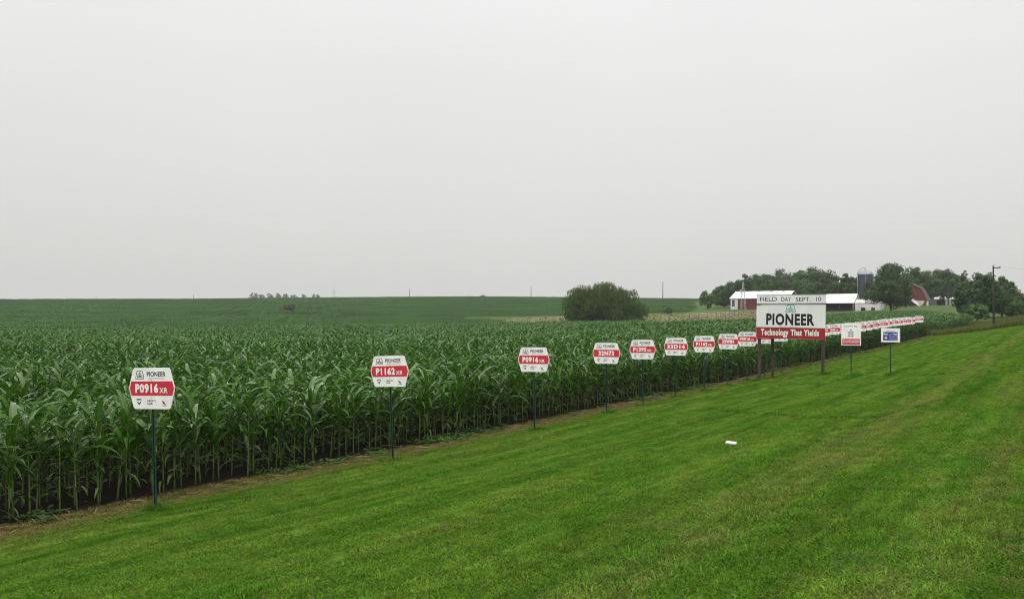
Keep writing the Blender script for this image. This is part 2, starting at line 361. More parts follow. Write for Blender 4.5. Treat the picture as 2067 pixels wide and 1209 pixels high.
# ------------------------------------------------------------------ ground: one sheet, fine near the camera, out to the horizon
def build_ground():
    az = np.concatenate([np.linspace(-180, -42, 40)[:-1], np.linspace(-42, 42, 421), np.linspace(42, 180, 40)[1:-1]])
    rr = np.concatenate([[.6, 1.2, 1.8, 2.4], np.geomspace(3, 2600, 560)])
    A, Rr = np.meshgrid(np.radians(az), rr, indexing='xy')
    x = Rr*np.sin(A); y = Rr*np.cos(A); z = terrain(x, y)
    u, v = uv(x, y)
    z = z-.02*(v < 11.2)*(Rr < 130)
    n_a = len(az); n_r = len(rr)
    V = np.stack([x, y, z], -1).reshape(-1, 3); V = np.vstack([V, [[0, 0, T(0, 0)]]])
    i = np.arange(n_r-1)[:, None]*n_a; j = np.arange(n_a)[None, :]; jn = (j+1) % n_a
    q = np.stack([i+j, i+jn, i+n_a+jn, i+n_a+j], -1).reshape(-1, 4)[:, ::-1]
    tri = np.stack([np.full(n_a, len(V)-1), np.arange(n_a), (np.arange(n_a)+1) % n_a], -1)[:, ::-1]
    me = mesh_np('ground', V, [q, tri], M['ground'], smooth=True)
    x, y = V[:, 0], V[:, 1]; u, v = uv(x, y); t = np.where(y > 1, CX+F*x/np.maximum(y, 1), np.sign(x)*9999); r = np.hypot(x, y)
    bean = ss(87, 88.5, v)
    tan_w = ((t > 930) & (t < 1560) & (y > 150) & (y < 268)).astype(float)*ss(86, 92, v*0+90)
    tan_w = tan_w*np.where(t < 1140, np.clip((t-930)/150, 0, 1)*((y > 222) & (y < 264)), 1)*np.where(t > 1300, 1, ((y > 195) & (y < 268)))
    tan_w = np.where((u > 90) & (v < 11.5) & (v > -2), ss(90, 97, u)*.45, tan_w)
    yard = ((t > 1380) & (y > corn_far(np.clip(t, 1000, 1990))) & (y < 480) & (tan_w < .5) & (u > 140)).astype(float)
    colr = np.stack([bean, np.clip(tan_w, 0, 1), yard, np.ones_like(yard)], -1).astype(np.float32)
    at = me.color_attributes.new('zone', 'FLOAT_COLOR', 'POINT'); at.data.foreach_set('color', colr.ravel())
    tag(obj('ground', me), 'grassy roadside and rolling crop ground', None, None, 'structure')
build_ground()

# ------------------------------------------------------------------ foliage generators
def leaf_quads(Cn, Nn, Dn, L, W):
    """diamond leaves: centres, normals, directions, lengths, widths"""
    S = np.cross(Nn, Dn); S /= np.linalg.norm(S, axis=1, keepdims=True)+1e-9
    a = Cn-Dn*L[:, None]*.5; b = Cn+S*W[:, None]*.5+Nn*W[:, None]*.08; c = Cn+Dn*L[:, None]*.5; d = Cn-S*W[:, None]*.5+Nn*W[:, None]*.08
    V = np.stack([a, b, c, d], 1).reshape(-1, 3); n = len(Cn)
    return V, np.arange(4*n).reshape(n, 4)
def unit(a): return a/(np.linalg.norm(a, axis=-1, keepdims=True)+1e-9)
def crown(rx, rz, zc, n_cl, n_lf, leaf, seed, flat=.0, rough=.22, upright=0.0, narrow=.6, bottom=-.75, cone=0.0):
    g = np.random.default_rng(seed)
    d = unit(g.normal(size=(n_cl*3, 3))); rad = g.uniform(.25, 1.0, n_cl*3)**.45
    p = d*rad[:, None]; p = p[p[:, 2] > bottom][:n_cl]; n_cl = len(p)
    lump = 1+rough*np.sin(3*np.arctan2(p[:, 1], p[:, 0])+seed)*np.sin(2.3*p[:, 2]+seed*1.7)+g.normal(0, rough*.45, n_cl)
    p = p*lump[:, None]
    k = 1-cone*(p[:, 2]+1)/2; p[:, 0] *= k; p[:, 1] *= k
    cen = p*[rx, rx*.95, rz]+[0, 0, zc]
    cr_ = g.uniform(.20, .40, n_cl)*min(rx, rz)
    ii = np.repeat(np.arange(n_cl), n_lf); n = len(ii)
    dd = unit(g.normal(size=(n, 3))); q = cen[ii]+dd*(cr_[ii]*g.uniform(.35, 1.0, n)**.6)[:, None]*[1, 1, .8]
    nn = unit(dd+.5*unit(q-[0, 0, zc])+g.normal(0, .5, (n, 3))+[0, 0, .35])
    dr = unit(np.cross(nn, g.normal(size=(n, 3))))
    if upright: 
        dr = unit(dr*(1-upright)+np.array([0, 0, 1])*upright+.35*unit(q-[0, 0, zc*.4])*upright+g.normal(0, .15, (n, 3)))
        nn = unit(np.cross(dr, g.normal(size=(n, 3))))
    L = leaf*g.uniform(.7, 1.4, n); V, Fq = leaf_quads(q, nn, dr, L, L*narrow)
    tint = np.clip(np.repeat(g.uniform(0, 1, n_cl), n_lf)*.7+g.uniform(0, .3, n), 0, 1)
    return V, Fq, np.repeat(tint, 4), cen
FOLIAGE = {}
def foliage_mat(key):
    if key not in FOLIAGE:
        a, b = {'deep': ((.020, .056, .011), (.052, .110, .021)), 'mid': ((.027, .074, .012), (.070, .142, .025)),
                'light': ((.045, .105, .022), (.080, .155, .034)), 'olive': ((.028, .060, .014), (.105, .155, .045)),
                'brown': ((.06, .062, .03), (.10, .085, .045)), 'far': ((.024, .045, .018), (.036, .058, .024))}[key]
        FOLIAGE[key] = leafy('foliage_'+key, a, b, .55, .28, .02, .25)
    return FOLIAGE[key]
def tree(name, label, px, top, half, Y, key, seed, group, cat='tree', trunk=.18, leaf=.5, n_cl=75, n_lf=55, low=.1, cone=0.0, sink=0.0, **kw):
    """a tree at photo bearing px and depth Y whose crown tops out at photo row `top`, half-width in photo pixels"""
    x = col_x(px, Y); zg = T(x, Y)-sink; H = height(top, Y)-zg; rx = half/F*Y
    root = empty(name, (x, Y, zg)); tag(root, label, cat, group)
    zb = H*low; rz = (H-zb)/2*.94; zc = zb+(H-zb)/2
    V, Fq, tint, cen = crown(rx*.84, rz*.86, zc, n_cl, n_lf, leaf, seed, cone=cone, **kw)
    obj('crown', mesh_np('crown', V, Fq, foliage_mat(key), {'tint': tint}), root)
    g = random.Random(seed); mb = MB()
    tr = max(.09, H*.018)
    mb.tube([(0, 0, -.3), (.01*H, 0, H*.2), (-.01*H, .01*H, H*.5), (0, 0, H*.78)], [tr*1.25, tr, tr*.65, tr*.2], 7)
    for c in cen[::max(1, len(cen)//14)]:
        z0 = g.uniform(.22, .6)*min(H, c[2]*1.1)
        mb.tube([(0, 0, z0), (c[0]*.45, c[1]*.45, z0+(c[2]-z0)*.6), tuple(c)], [tr*.42, tr*.26, tr*.08], 5)
    mb.build('trunk', M['bark'], root, True)
    return root

# ------------------------------------------------------------------ lettering and sign shapes
POSTS = []
_txt = {}
def text_verts(s, bold=0.0):
    k = (s, bold)
    if k not in _txt:
        cu = bpy.data.curves.new('lettering', 'FONT'); cu.body = s; cu.offset = bold; cu.space_character = 1+bold*2.6; cu.resolution_u = 3; cu.fill_mode = 'FRONT'
        o = bpy.data.objects.new('lettering', cu); C.objects.link(o)
        dg = bpy.context.evaluated_depsgraph_get(); me = bpy.data.meshes.new_from_object(o.evaluated_get(dg))
        n = len(me.vertices); a = np.empty(n*3, np.float32); me.vertices.foreach_get('co', a); a = a.reshape(-1, 3)
        fs = [tuple(p.vertices) for p in me.polygons]
        bpy.data.objects.remove(o); bpy.data.curves.remove(cu); bpy.data.meshes.remove(me)
        a[:, 0] -= a[:, 0].min(); a[:, 1] -= a[:, 1].min(); a[:, 0] /= a[:, 0].max(); a[:, 1] /= a[:, 1].max()
        _txt[k] = (a, fs)
    return _txt[k]
def put_text(mb, s, x0, x1, z0, z1, y, bold=0.0):
    a, fs = text_verts(s, bold)
    return mb.add([(x0+p[0]*(x1-x0), y, z0+p[1]*(z1-z0)) for p in a], fs)
def rounded(pts, r, n=4):
    out = []; m = len(pts)
    for i in range(m):
        p0, p1, p2 = Vector(pts[i-1]), Vector(pts[i]), Vector(pts[(i+1) % m])
        a = p1+(p0-p1).normalized()*r; b = p1+(p2-p1).normalized()*r
        for k in range(n+1):
            t = k/n; q = a*(1-t)**2+p1*2*t*(1-t)+b*t*t; out.append((q.x, q.y))
    return out
def ring(mb, outer, inner, y):
    n = len(outer); return mb.add([(x, y, z) for x, z in outer]+[(x, y, z) for x, z in inner], [(i, (i+1) % n, (i+1) % n+n, i+n) for i in range(n)])
def flat(mb, pts, y): return mb.add([(x, y, z) for x, z in pts], [tuple(range(len(pts)))])
def circle(cx, cz, r, n=14, sx=1): return [(cx+sx*r*math.cos(2*PI*k/n), cz+r*math.sin(2*PI*k/n)) for k in range(n)]
def emblem(mb, cx, cz, w, h, y):
    """rounded trapezoid outline round a sprouting plant with two curled leaves"""
    o = rounded([(cx-w*.5, cz-h*.5), (cx+w*.5, cz-h*.5), (cx+w*.33, cz+h*.5), (cx-w*.33, cz+h*.5)], h*.16)
    i = rounded([(cx-w*.43, cz-h*.42), (cx+w*.43, cz-h*.42), (cx+w*.28, cz+h*.42), (cx-w*.28, cz+h*.42)], h*.12)
    ring(mb, o, i, y)
    for s in (-1, 1):
        ring(mb, circle(cx+s*w*.17, cz-h*.17, h*.17, sx=1.1), circle(cx+s*w*.17, cz-h*.17, h*.085, sx=1.1), y)
        flat(mb, [(cx, cz+h*.02), (cx+s*w*.10, cz+h*.10), (cx+s*w*.20, cz+h*.11), (cx+s*w*.10, cz+h*.19)][::s], y)
    flat(mb, [(cx-w*.025, cz-h*.32), (cx+w*.025, cz-h*.32), (cx+w*.025, cz+h*.2), (cx-w*.025, cz+h*.2)], y)
    flat(mb, [(cx, cz+h*.12), (cx+w*.06, cz+h*.24), (cx, cz+h*.36), (cx-w*.06, cz+h*.24)], y)
def u_post(mb, h0, h1, w=.036, d=.026):
    """a U-channel post with a row of holes' studs"""
    t = .004; s = w/2
    prof = [(-s, 0), (-s*.55, 0), (-s*.55+.006, d), (s*.55-.006, d), (s*.55, 0), (s, 0), (s, t), (s*.55+t, t), (s*.55-.002, d+t), (-s*.55+.002, d+t), (-s*.55-t, t), (-s, t)]
    n = len(prof)
    mb.add([(x, y, h0) for x, y in prof]+[(x, y, h1) for x, y in prof], [tuple(range(n)), tuple(range(2*n-1, n-1, -1))]+[(i, i+n, (i+1) % n+n, (i+1) % n) for i in range(n)])
    for k in range(int((h1-h0)/.05)):
        z = h0+.02+k*.05; mb.box(-.005, .005, d-.006+t, d+t+.004, z, z+.012)
PW, PH = .735, .535
def hexpts(w, h, top=.79): return [(-w*.5*top, 0), (w*.5*top, 0), (w*.5, h*.5), (w*.5*top, h), (-w*.5*top, h), (-w*.5, h*.5)]
def seed_sign(x, y, ztop, alpha, text, suffix, label, group, lean=(0, 0), wide=False):
    zg = T(x, y); H = ztop-zg; root = empty('seed_sign', (x, y, zg), -R(alpha)); root.rotation_euler = (R(lean[0]), R(lean[1]), -R(alpha))
    tag(root, label, 'sign', group); POSTS.append((x, y, 7))
    mb = MB(); u_post(mb, -.25, H-.06); mb.build('post', M['post_green'], root)
    z0 = H-PH
    pn = MB().prism([(px, z0+pz) for px, pz in rounded(hexpts(PW, PH), .035)], -.010, -.002).build('panel', M['white'], root)
    rb = MB(); q = .32; s0 = .79
    def half(z): return PW*.5*(s0+(1-s0)*(1-abs(z-PH*.5)/(PH*.5)))-.016
    za, zb = PH*.325, PH*.672
    rb.prism([(-half(za), z0+za), (half(za), z0+za), (half(PH*.5), z0+PH*.5), (half(zb), z0+zb), (-half(zb), z0+zb), (-half(PH*.5), z0+PH*.5)], -.0125, -.0095).build('red_band', M['red'], pn)
    lt = MB(); zc0, zc1 = z0+PH*.385, z0+PH*.615
    if suffix:
        put_text(lt, text, -PW*.355, PW*.145, zc0, zc1, -.0135, .045); put_text(lt, suffix, PW*.165, PW*.345, zc0, zc0+(zc1-zc0)*.56, -.0135, .022)
    else:
        f = .36 if wide else .28
        put_text(lt, text, -PW*f, PW*f, zc0, zc1, -.0135, .05 if wide else .045)
    lt.build('variety_lettering', M['white'], pn)
    br = MB(); put_text(br, 'PIONEER', -PW*.10, PW*.305, z0+PH*.785, z0+PH*.905, -.0115, .035); put_text(br, 'BRAND PRODUCTS', -PW*.06, PW*.27, z0+PH*.725, z0+PH*.752, -.0115)
    br.build('brand_lettering', M['ink_grey'], pn)
    em = MB(); emblem(em, -PW*.255, z0+PH*.825, PW*.20, PH*.20, -.0115); em.build('emblem', M['ink_grey'], pn)
    sm = MB(); flat(sm, [(-PW*.335, z0+PH*.215), (-PW*.23, z0+PH*.215), (-PW*.23, z0+PH*.245), (-PW*.335, z0+PH*.245)], -.0115); sm.build('shield_bar', M['ink_grey'], pn)
    sm = MB(); flat(sm, [(-PW*.28, z0+PH*.09), (-PW*.225, z0+PH*.19), (-PW*.255, z0+PH*.175), (-PW*.28, z0+PH*.145), (-PW*.305, z0+PH*.175), (-PW*.335, z0+PH*.19)], -.0115); sm.build('shield_mark', M['ink_grey'], pn)
    sm = MB(); put_text(sm, 'LIBERTY', -PW*.10, PW*.09, z0+PH*.175, z0+PH*.22, -.0115, .02); put_text(sm, 'LINK', -PW*.10, PW*.02, z0+PH*.105, z0+PH*.155, -.0115, .02); sm.build('trait_lettering', M['ink_grey'], pn)
    sm = MB(); flat(sm, [(PW*.215, z0+PH*.215), (PW*.235, z0+PH*.13), (PW*.30, z0+PH*.10), (PW*.275, z0+PH*.16)], -.0115); sm.build('corn_mark', M['ink_grey'], pn)
    sm = MB(); flat(sm, [(PW*.225, z0+PH*.075), (PW*.315, z0+PH*.075), (PW*.315, z0+PH*.09), (PW*.225, z0+PH*.09)], -.0115); sm.build('corn_mark_bar', M['ink_grey'], pn)
    for zz in (z0+PH*.28, z0+PH*.70):
        b = MB().lathe([(0, 0), (.007, 0), (.007, .004), (.0, .006)], 8); b.v = [(p[0], -.010-p[2], p[1]+zz) for p in b.v]; b.build('bolt', M['steel'], pn)
    return root

def signs():
    near = [(313, 742, 11.5, 'P0916', 'XR', 19, (0, -1.6)), (793, 718, 15.35, 'P1162', 'XR', 19, (0, -2.2)), (1079, 701, 19.4, 'P0916', 'XR', 21, (0, -.6)), (1224, 692, 22.8, '32N73', '', 21, (0, 0)),
            (1298, 686, 24.7, 'P1395', 'XR', 19, (0, -.5)), (1364, 682, 27.0, '33D14', '', 18, (0, .3)), (1422, 678, 29.2, 'P1162', 'XR', 20, (0, -.4)), (1469, 674, 31.3, '33W84', '', 18, (0, .5)), (1508, 670, 33.4, 'P0916', 'XR', 21, (0, .2))]
    names = ['first', 'second', 'third', 'fourth', 'fifth', 'sixth', 'seventh', 'eighth', 'ninth']
    looks = ['nearest and largest hexagonal white and red seed sign, leaning on its green post', 'second hexagonal seed sign from the left, leaning left in front of the corn',
             'third hexagonal seed sign from the left, standing alone at mid-photo', 'fourth hexagonal seed sign from the left, starting the closer-spaced run', 'fifth hexagonal seed sign from the left, narrow lettering with a small suffix',
             'sixth hexagonal seed sign from the left, with widely spaced white lettering', 'seventh hexagonal seed sign from the left along the field edge', 'eighth hexagonal seed sign from the left, two places before the billboard',
             'ninth hexagonal seed sign, last one fully seen left of the billboard']
    for (px, top, Y, tx, sf, al, ln), lb in zip(near, looks):
        seed_sign(col_x(px, Y), Y, height(top, Y), al, tx, sf, lb, 'hexagonal seed signs along the field edge', ln, tx == '33D14')
    behind = [(1543, 'hexagonal seed sign peeping out between the two left billboard posts'), (1577, 'hexagonal seed sign half hidden below the left half of the billboard'),
              (1610, 'hexagonal seed sign whose lower edge shows below the middle of the billboard'), (1639, 'hexagonal seed sign hidden behind the right half of the billboard')]
    far = [1661, 1680, 1698, 1716, 1735, 1748, 1764, 1779, 1791, 1803, 1812, 1821, 1828.5, 1836, 1854]
    ords = ['first', 'second', 'third', 'fourth', 'fifth', 'sixth', 'seventh', 'eighth', 'ninth', 'tenth', 'eleventh', 'twelfth', 'thirteenth', 'fourteenth']
    var = [('P1162', 'XR'), ('P0916', 'XR'), ('33W84', ''), ('P1395', 'XR'), ('32N73', '')]
    allf = behind+[(t, ('%s small hexagonal seed sign right of the billboard in the receding row' % ords[i]) if i < 14 else 'farthest hexagonal seed sign, last of the row before the corn curves away') for i, t in enumerate(far)]
    g = random.Random(3)
    for i, (t, lb) in enumerate(allf):
        Y = 10.15/(SA-CA*(t-CX)/F)
        top = float(np.interp(t, [1508, 1600, 1661, 1735, 1760, 1800, 1836, 1854], [670, 661, 656, 650, 647.3, 643, 640, 637.8]))
        tx, sf = var[i % 5]
        seed_sign(col_x(t, Y), Y, height(top, Y), g.uniform(17, 23), tx, sf, lb, 'hexagonal seed signs along the field edge', (g.uniform(-1.5, 1.5), g.uniform(-2, 2)))
signs()

def billboard():
    Yl, Yr = 33.0, 32.1
    xl, xr = col_x(1533, Yl), col_x(1661, Yr); al = math.atan2(-(Yr-Yl), xr-xl)
    cx, cy = (xl+xr)/2, (Yl+Yr)/2; zg = T(cx, cy)
    root = empty('billboard', (cx, cy, zg), -al); tag(root, 'white and red field-day billboard on wooden posts, with a letter strip on top', 'billboard')
    hw = math.hypot(xr-xl, Yr-Yl)/2; W = 139/F*cy/(math.cos(al)+cx/cy*math.sin(al))
    zt = height(613.5, cy)-zg; zb = height(684, cy)-zg; Hh = zt-zb; ztt = height(595, cy)-zg
    def gz(lx, ly): 
        wx = cx+math.cos(al)*lx+math.sin(al)*ly; wy = cy-math.sin(al)*lx+math.cos(al)*ly; return T(wx, wy)-zg
    for lx, ly in ((-hw, 0), (hw, 0), (-hw+.4, .55)): POSTS.append((cx+math.cos(al)*lx+math.sin(al)*ly, cy-math.sin(al)*lx+math.cos(al)*ly, 16))
    for lx in (-hw, hw):
        s = -1 if lx < 0 else 1
        MB().add(*post_box(lx, 0, .053, gz(lx, 0)-.4, zt-.02, .01*s)).build('post', M['wood'], root)
    MB().add(*post_box(-hw+.40, .55, .053, gz(-hw+.4, .55)-.4, zt-.5, 0)).build('rear_post', M['wood'], root)
    MB().box(-hw+.36, -hw+.44, .09, .50, zb+.3, zb+.39).build('brace', M['wood'], root)
    for zz in (zb+.18, zt-.22): MB().box(-W/2+.05, W/2-.05, -.085, -.063, zz-.045, zz+.045).build('rail', M['wood'], root)
    y0 = -.100
    pn = MB().box(-W/2, W/2, y0, y0+.014, zb, zt).build('panel', M['board_white'], root); pn.rotation_euler = (0, R(.9), 0); pn.location = (0, 0, 0)
    zc = (zb+zt)/2; pn.location = Vector((0, 0, zc))-Euler((0, R(.9), 0)).to_matrix() @ Vector((0, 0, zc))
    def X(f): return -W/2+f*W
    def Z(f): return zt-f*Hh
    MB().box(-W/2+.004, W/2-.004, y0-.004, y0-.0005, Z(.995), Z(.675)).build('red_strip', M['dark_red'], pn)
    e = MB(); emblem(e, X(.50), Z(.135), W*.155, Hh*.215, y0-.002); e.build('emblem', M['teal'], pn)
    l = MB(); put_text(l, 'PIONEER', X(.145), X(.845), Z(.615), Z(.275), y0-.002, .045); l.build('brand_lettering', M['ink'], pn)
    l = MB(); put_text(l, 'BRAND', X(.34), X(.45), Z(.662), Z(.640), y0-.002); put_text(l, 'PRODUCTS', X(.48), X(.65), Z(.662), Z(.640), y0-.002); flat(l, circle(X(.88), Z(.60), .012, 8), y0-.002); l.build('small_lettering', M['ink_grey'], pn)
    l = MB()
    put_text(l, 'Technology', X(.07), X(.475), Z(.965), Z(.725), y0-.0055, .042); put_text(l, 'That', X(.505), X(.67), Z(.905), Z(.725), y0-.0055, .042); put_text(l, 'Yields', X(.695), X(.912), Z(.905), Z(.725), y0-.0055, .042)
    flat(l, circle(X(.925), Z(.74), .012, 8), y0-.0055)
    l.build('slogan_lettering', M['board_white'], pn)
    tp = MB().box(-W/2+.02, W/2+.03, y0-.03, y0+.012, zt+.02, ztt).build('letter_strip', M['board_white'], root)
    fr = MB(); fr.box(-W/2+.005, W/2+.045, y0-.036, y0-.028, zt+.005, zt+.03); fr.box(-W/2+.005, W/2+.045, y0-.036, y0-.028, ztt-.018, ztt+.008); fr.build('track_frame', M['steel'], tp)
    MB().box(-W/2-.05, -W/2+.16, y0-.04, y0-.005, zt-.015, zt+.004).build('bracket', M['ink'], root)
    Ht = ztt-zt
    l = MB()
    for w, a, b, k in (('FIELD', .055, .305, 0), ('DAY', .37, .51, .02), ('SEPT.', .58, .79, .05), ('10', .868, .94, .03)):
        put_text(l, w, X(a), X(b), zt+Ht*(.30-k), zt+Ht*(.76-k), y0-.033, .004)
    l.build('field_day_lettering', M['ink'], tp)
def post_box(x, y, h, z0, z1, lean):
    vs = [(x+sx*h+(lean if k else 0), y+sy*h, z) for k, z in enumerate((z0, z1)) for sx, sy in ((-1, -1), (1, -1), (1, 1), (-1, 1))]
    return vs, [(0, 3, 2, 1), (4, 5, 6, 7), (0, 1, 5, 4), (1, 2, 6, 5), (2, 3, 7, 6), (3, 0, 4, 7)]
billboard()

def yard_signs():
    # insurance sign with a red strip
    Y = 28.4; x = col_x(1718, Y); zg = T(x, Y); root = empty('insurance_sign', (x, Y, zg), -R(20)); tag(root, 'upright white sign with a red name strip, just right of the billboard', 'sign')
    zt, zb = height(653, Y)-zg, height(697, Y)-zg; W = 40/F*Y*.93; H = zt-zb
    mb = MB(); u_post(mb, -.25, zt-.1); mb.build('post', M['post_green'], root)
    pn = MB().box(-W/2, W/2, -.010, -.002, zb, zt).build('panel', M['white'], root)
    def X(f): return -W/2+f*W
    def Z(f): return zt-f*H
    MB().box(X(.05), X(.95), -.0125, -.0095, Z(.965), Z(.70)).build('red_strip', M['red'], pn)
    l = MB(); put_text(l, 'JOLENE RIESSEN', X(.08), X(.92), Z(.93), Z(.755), -.0140, .01); l.build('name_lettering', M['white'], pn)
    l = MB(); put_text(l, 'Insured By', X(.15), X(.80), Z(.175), Z(.075), -.0115, .004); l.build('heading_lettering', M['ink_grey'], pn)
    l = MB(); flat(l, [(X(.42), Z(.33)), (X(.56), Z(.33)), (X(.49), Z(.24))], -.0115)
    for a in range(3): l.box(X(.36), X(.62), -.0125, -.0101, Z(.41+a*.09), Z(.36+a*.09))
    l.box(X(.37), X(.42), -.0127, -.0101, Z(.63), Z(.36)); l.box(X(.56), X(.61), -.0127, -.0101, Z(.63), Z(.36)); l.build('tower_emblem', M['pale_ink'], pn)
    POSTS.append((x, Y, 8))
    # blue and white sign
    Y = 26.6; x = col_x(1797.5, Y); zg = T(x, Y); root = empty('crop_insurance_sign', (x, Y, zg), -R(20)); tag(root, 'small white sign with a dark blue panel on a thin post', 'sign')
    POSTS.append((x, Y, 8)); zt, zb = height(662.5, Y)-zg, height(690.5, Y)-zg; W = 38.5/F*Y*.92; H = zt-zb
    mb = MB(); u_post(mb, -.25, zt-.06, .03, .02); mb.build('post', M['post_green'], root)
    pn = MB().box(-W/2, W/2, -.010, -.002, zb, zt).build('panel', M['white'], root)
    MB().box(X(.115), X(.87), -.0125, -.0095, Z(.875), Z(.27)).build('blue_field', M['blue'], pn)
    l = MB(); put_text(l, 'Rain', X(.14), X(.38), Z(.50), Z(.34), -.0140, .012); put_text(l, 'and', X(.44), X(.56), Z(.49), Z(.40), -.0140); put_text(l, 'Hail', X(.62), X(.84), Z(.50), Z(.34), -.0140, .012)
    ring(l, circle(X(.26), Z(.69), .038), circle(X(.26), Z(.69), .016), -.0140)
    put_text(l, 'Agricultural', X(.42), X(.84), Z(.68), Z(.56), -.0140); put_text(l, 'Insurance', X(.45), X(.83), Z(.82), Z(.72), -.0140); l.build('lettering', M['white'], pn)
    MB().box(X(.25), X(.72), -.0120, -.0101, Z(.215), Z(.185)).build('small_print', M['pale_ink'], pn)
yard_signs()

# ------------------------------------------------------------------ litter
def litter():
    Y = 12.45; x = col_x(1476, Y); zg = T(x, Y)
    root = empty('foam_cup', (x, Y, zg+.042), R(-24)); tag(root, 'crushed white foam cup lying on the mown grass', 'cup')
    mb = MB().lathe([(.0, 0), (.023, 0), (.026, .03), (.032, .08), (.037, .125), (.0405, .128), (.0405, .134), (.037, .134), (.032, .10), (.025, .02), (0, .015)], 20)
    mb.v = [(p[2]*1.12-.075, p[0], p[1]*(.9-1.6*p[2])+.006*math.sin(p[2]*45)) for p in mb.v]
    mb.build('cup_body', M['foam'], root, True)
    Y = 17.2; x = col_x(1093, Y); zg = T(x, Y)
    mb = MB().add([(-.018, -.012, .02), (.006, -.02, .028), (.02, 0, .02), (.007, .018, .032), (-.015, .012, .026), (0, 0, .04)], [(0, 1, 5), (1, 2, 5), (2, 3, 5), (3, 4, 5), (4, 0, 5), (0, 4, 3, 2, 1)])
    tag(mb.build('paper_scrap', M['foam'], None, False, (x, Y, zg)), 'tiny crumpled white paper scrap on the grass near the third seed sign', 'litter')
litter()

# ------------------------------------------------------------------ farm
def place(u_, w_): return SA*u_+CA*w_, CA*u_-SA*w_       # w = -v: positive to the right, across the road direction
GRID = -R(31.907)
def gable(root, L, D, h, rise, wall_mat, roof_mat, over=.35, open_front=False, flat_parts=True):
    """walls and gable roof; local x along the length from 0 to L, local y into the depth from 0 to D"""
    t = .15
    if open_front:
        w = MB().box(0, L, D-t, D, -1, h); w.build('back_wall', wall_mat, root)
        for x0 in (0, L-t): MB().add([(x0, 0, -1), (x0+t, 0, -1), (x0+t, D, -1), (x0, D, -1), (x0, 0, h), (x0+t, 0, h), (x0+t, D, h), (x0, D, h), (x0, D/2, h+rise), (x0+t, D/2, h+rise)],
                 [(0, 1, 5, 4), (2, 3, 7, 6), (0, 4, 8, 7, 3), (1, 2, 6, 9, 5), (4, 5, 9, 8), (6, 7, 8, 9), (0, 3, 2, 1)]).build('end_wall', wall_mat, root)
        MB().box(.16, L-.16, D*.5, D*.5+.1, -1, h-.1).build('interior_shade', M['dark'], root)  # near-black sheet standing in for the shade deep in the shed
        for k in range(7):
            xx = .1+(L-.3)*k/6; MB().box(xx, xx+.16, .0, .16, -1, h).build('front_post', M['wood'], root)
    else:
        MB().add([(0, 0, -1), (L, 0, -1), (L, D, -1), (0, D, -1), (0, 0, h), (L, 0, h), (L, D, h), (0, D, h), (0, D/2, h+rise), (L, D/2, h+rise)],
                 [(0, 3, 2, 1), (0, 1, 5, 4), (2, 3, 7, 6), (0, 4, 8, 7, 3), (1, 2, 6, 9, 5), (4, 5, 9, 8), (6, 7, 8, 9)]).build('wall', wall_mat, root)
    k = rise/(D/2); th = .12
    for s in (0, 1):
        y0, y1 = (-over, D/2) if s == 0 else (D+over, D/2)
        z0, z1 = h-over*k+.02, h+rise+.02
        vs = [(-over, y0, z0), (L+over, y0, z0), (L+over, y1, z1), (-over, y1, z1)]
        vs += [(a, b, c+th) for a, b, c in vs]
        MB().add(vs, [(0, 3, 2, 1), (4, 5, 6, 7), (0, 1, 5, 4), (1, 2, 6, 5), (2, 3, 7, 6), (3, 0, 4, 7)]).build('roof_slope', roof_mat, root)
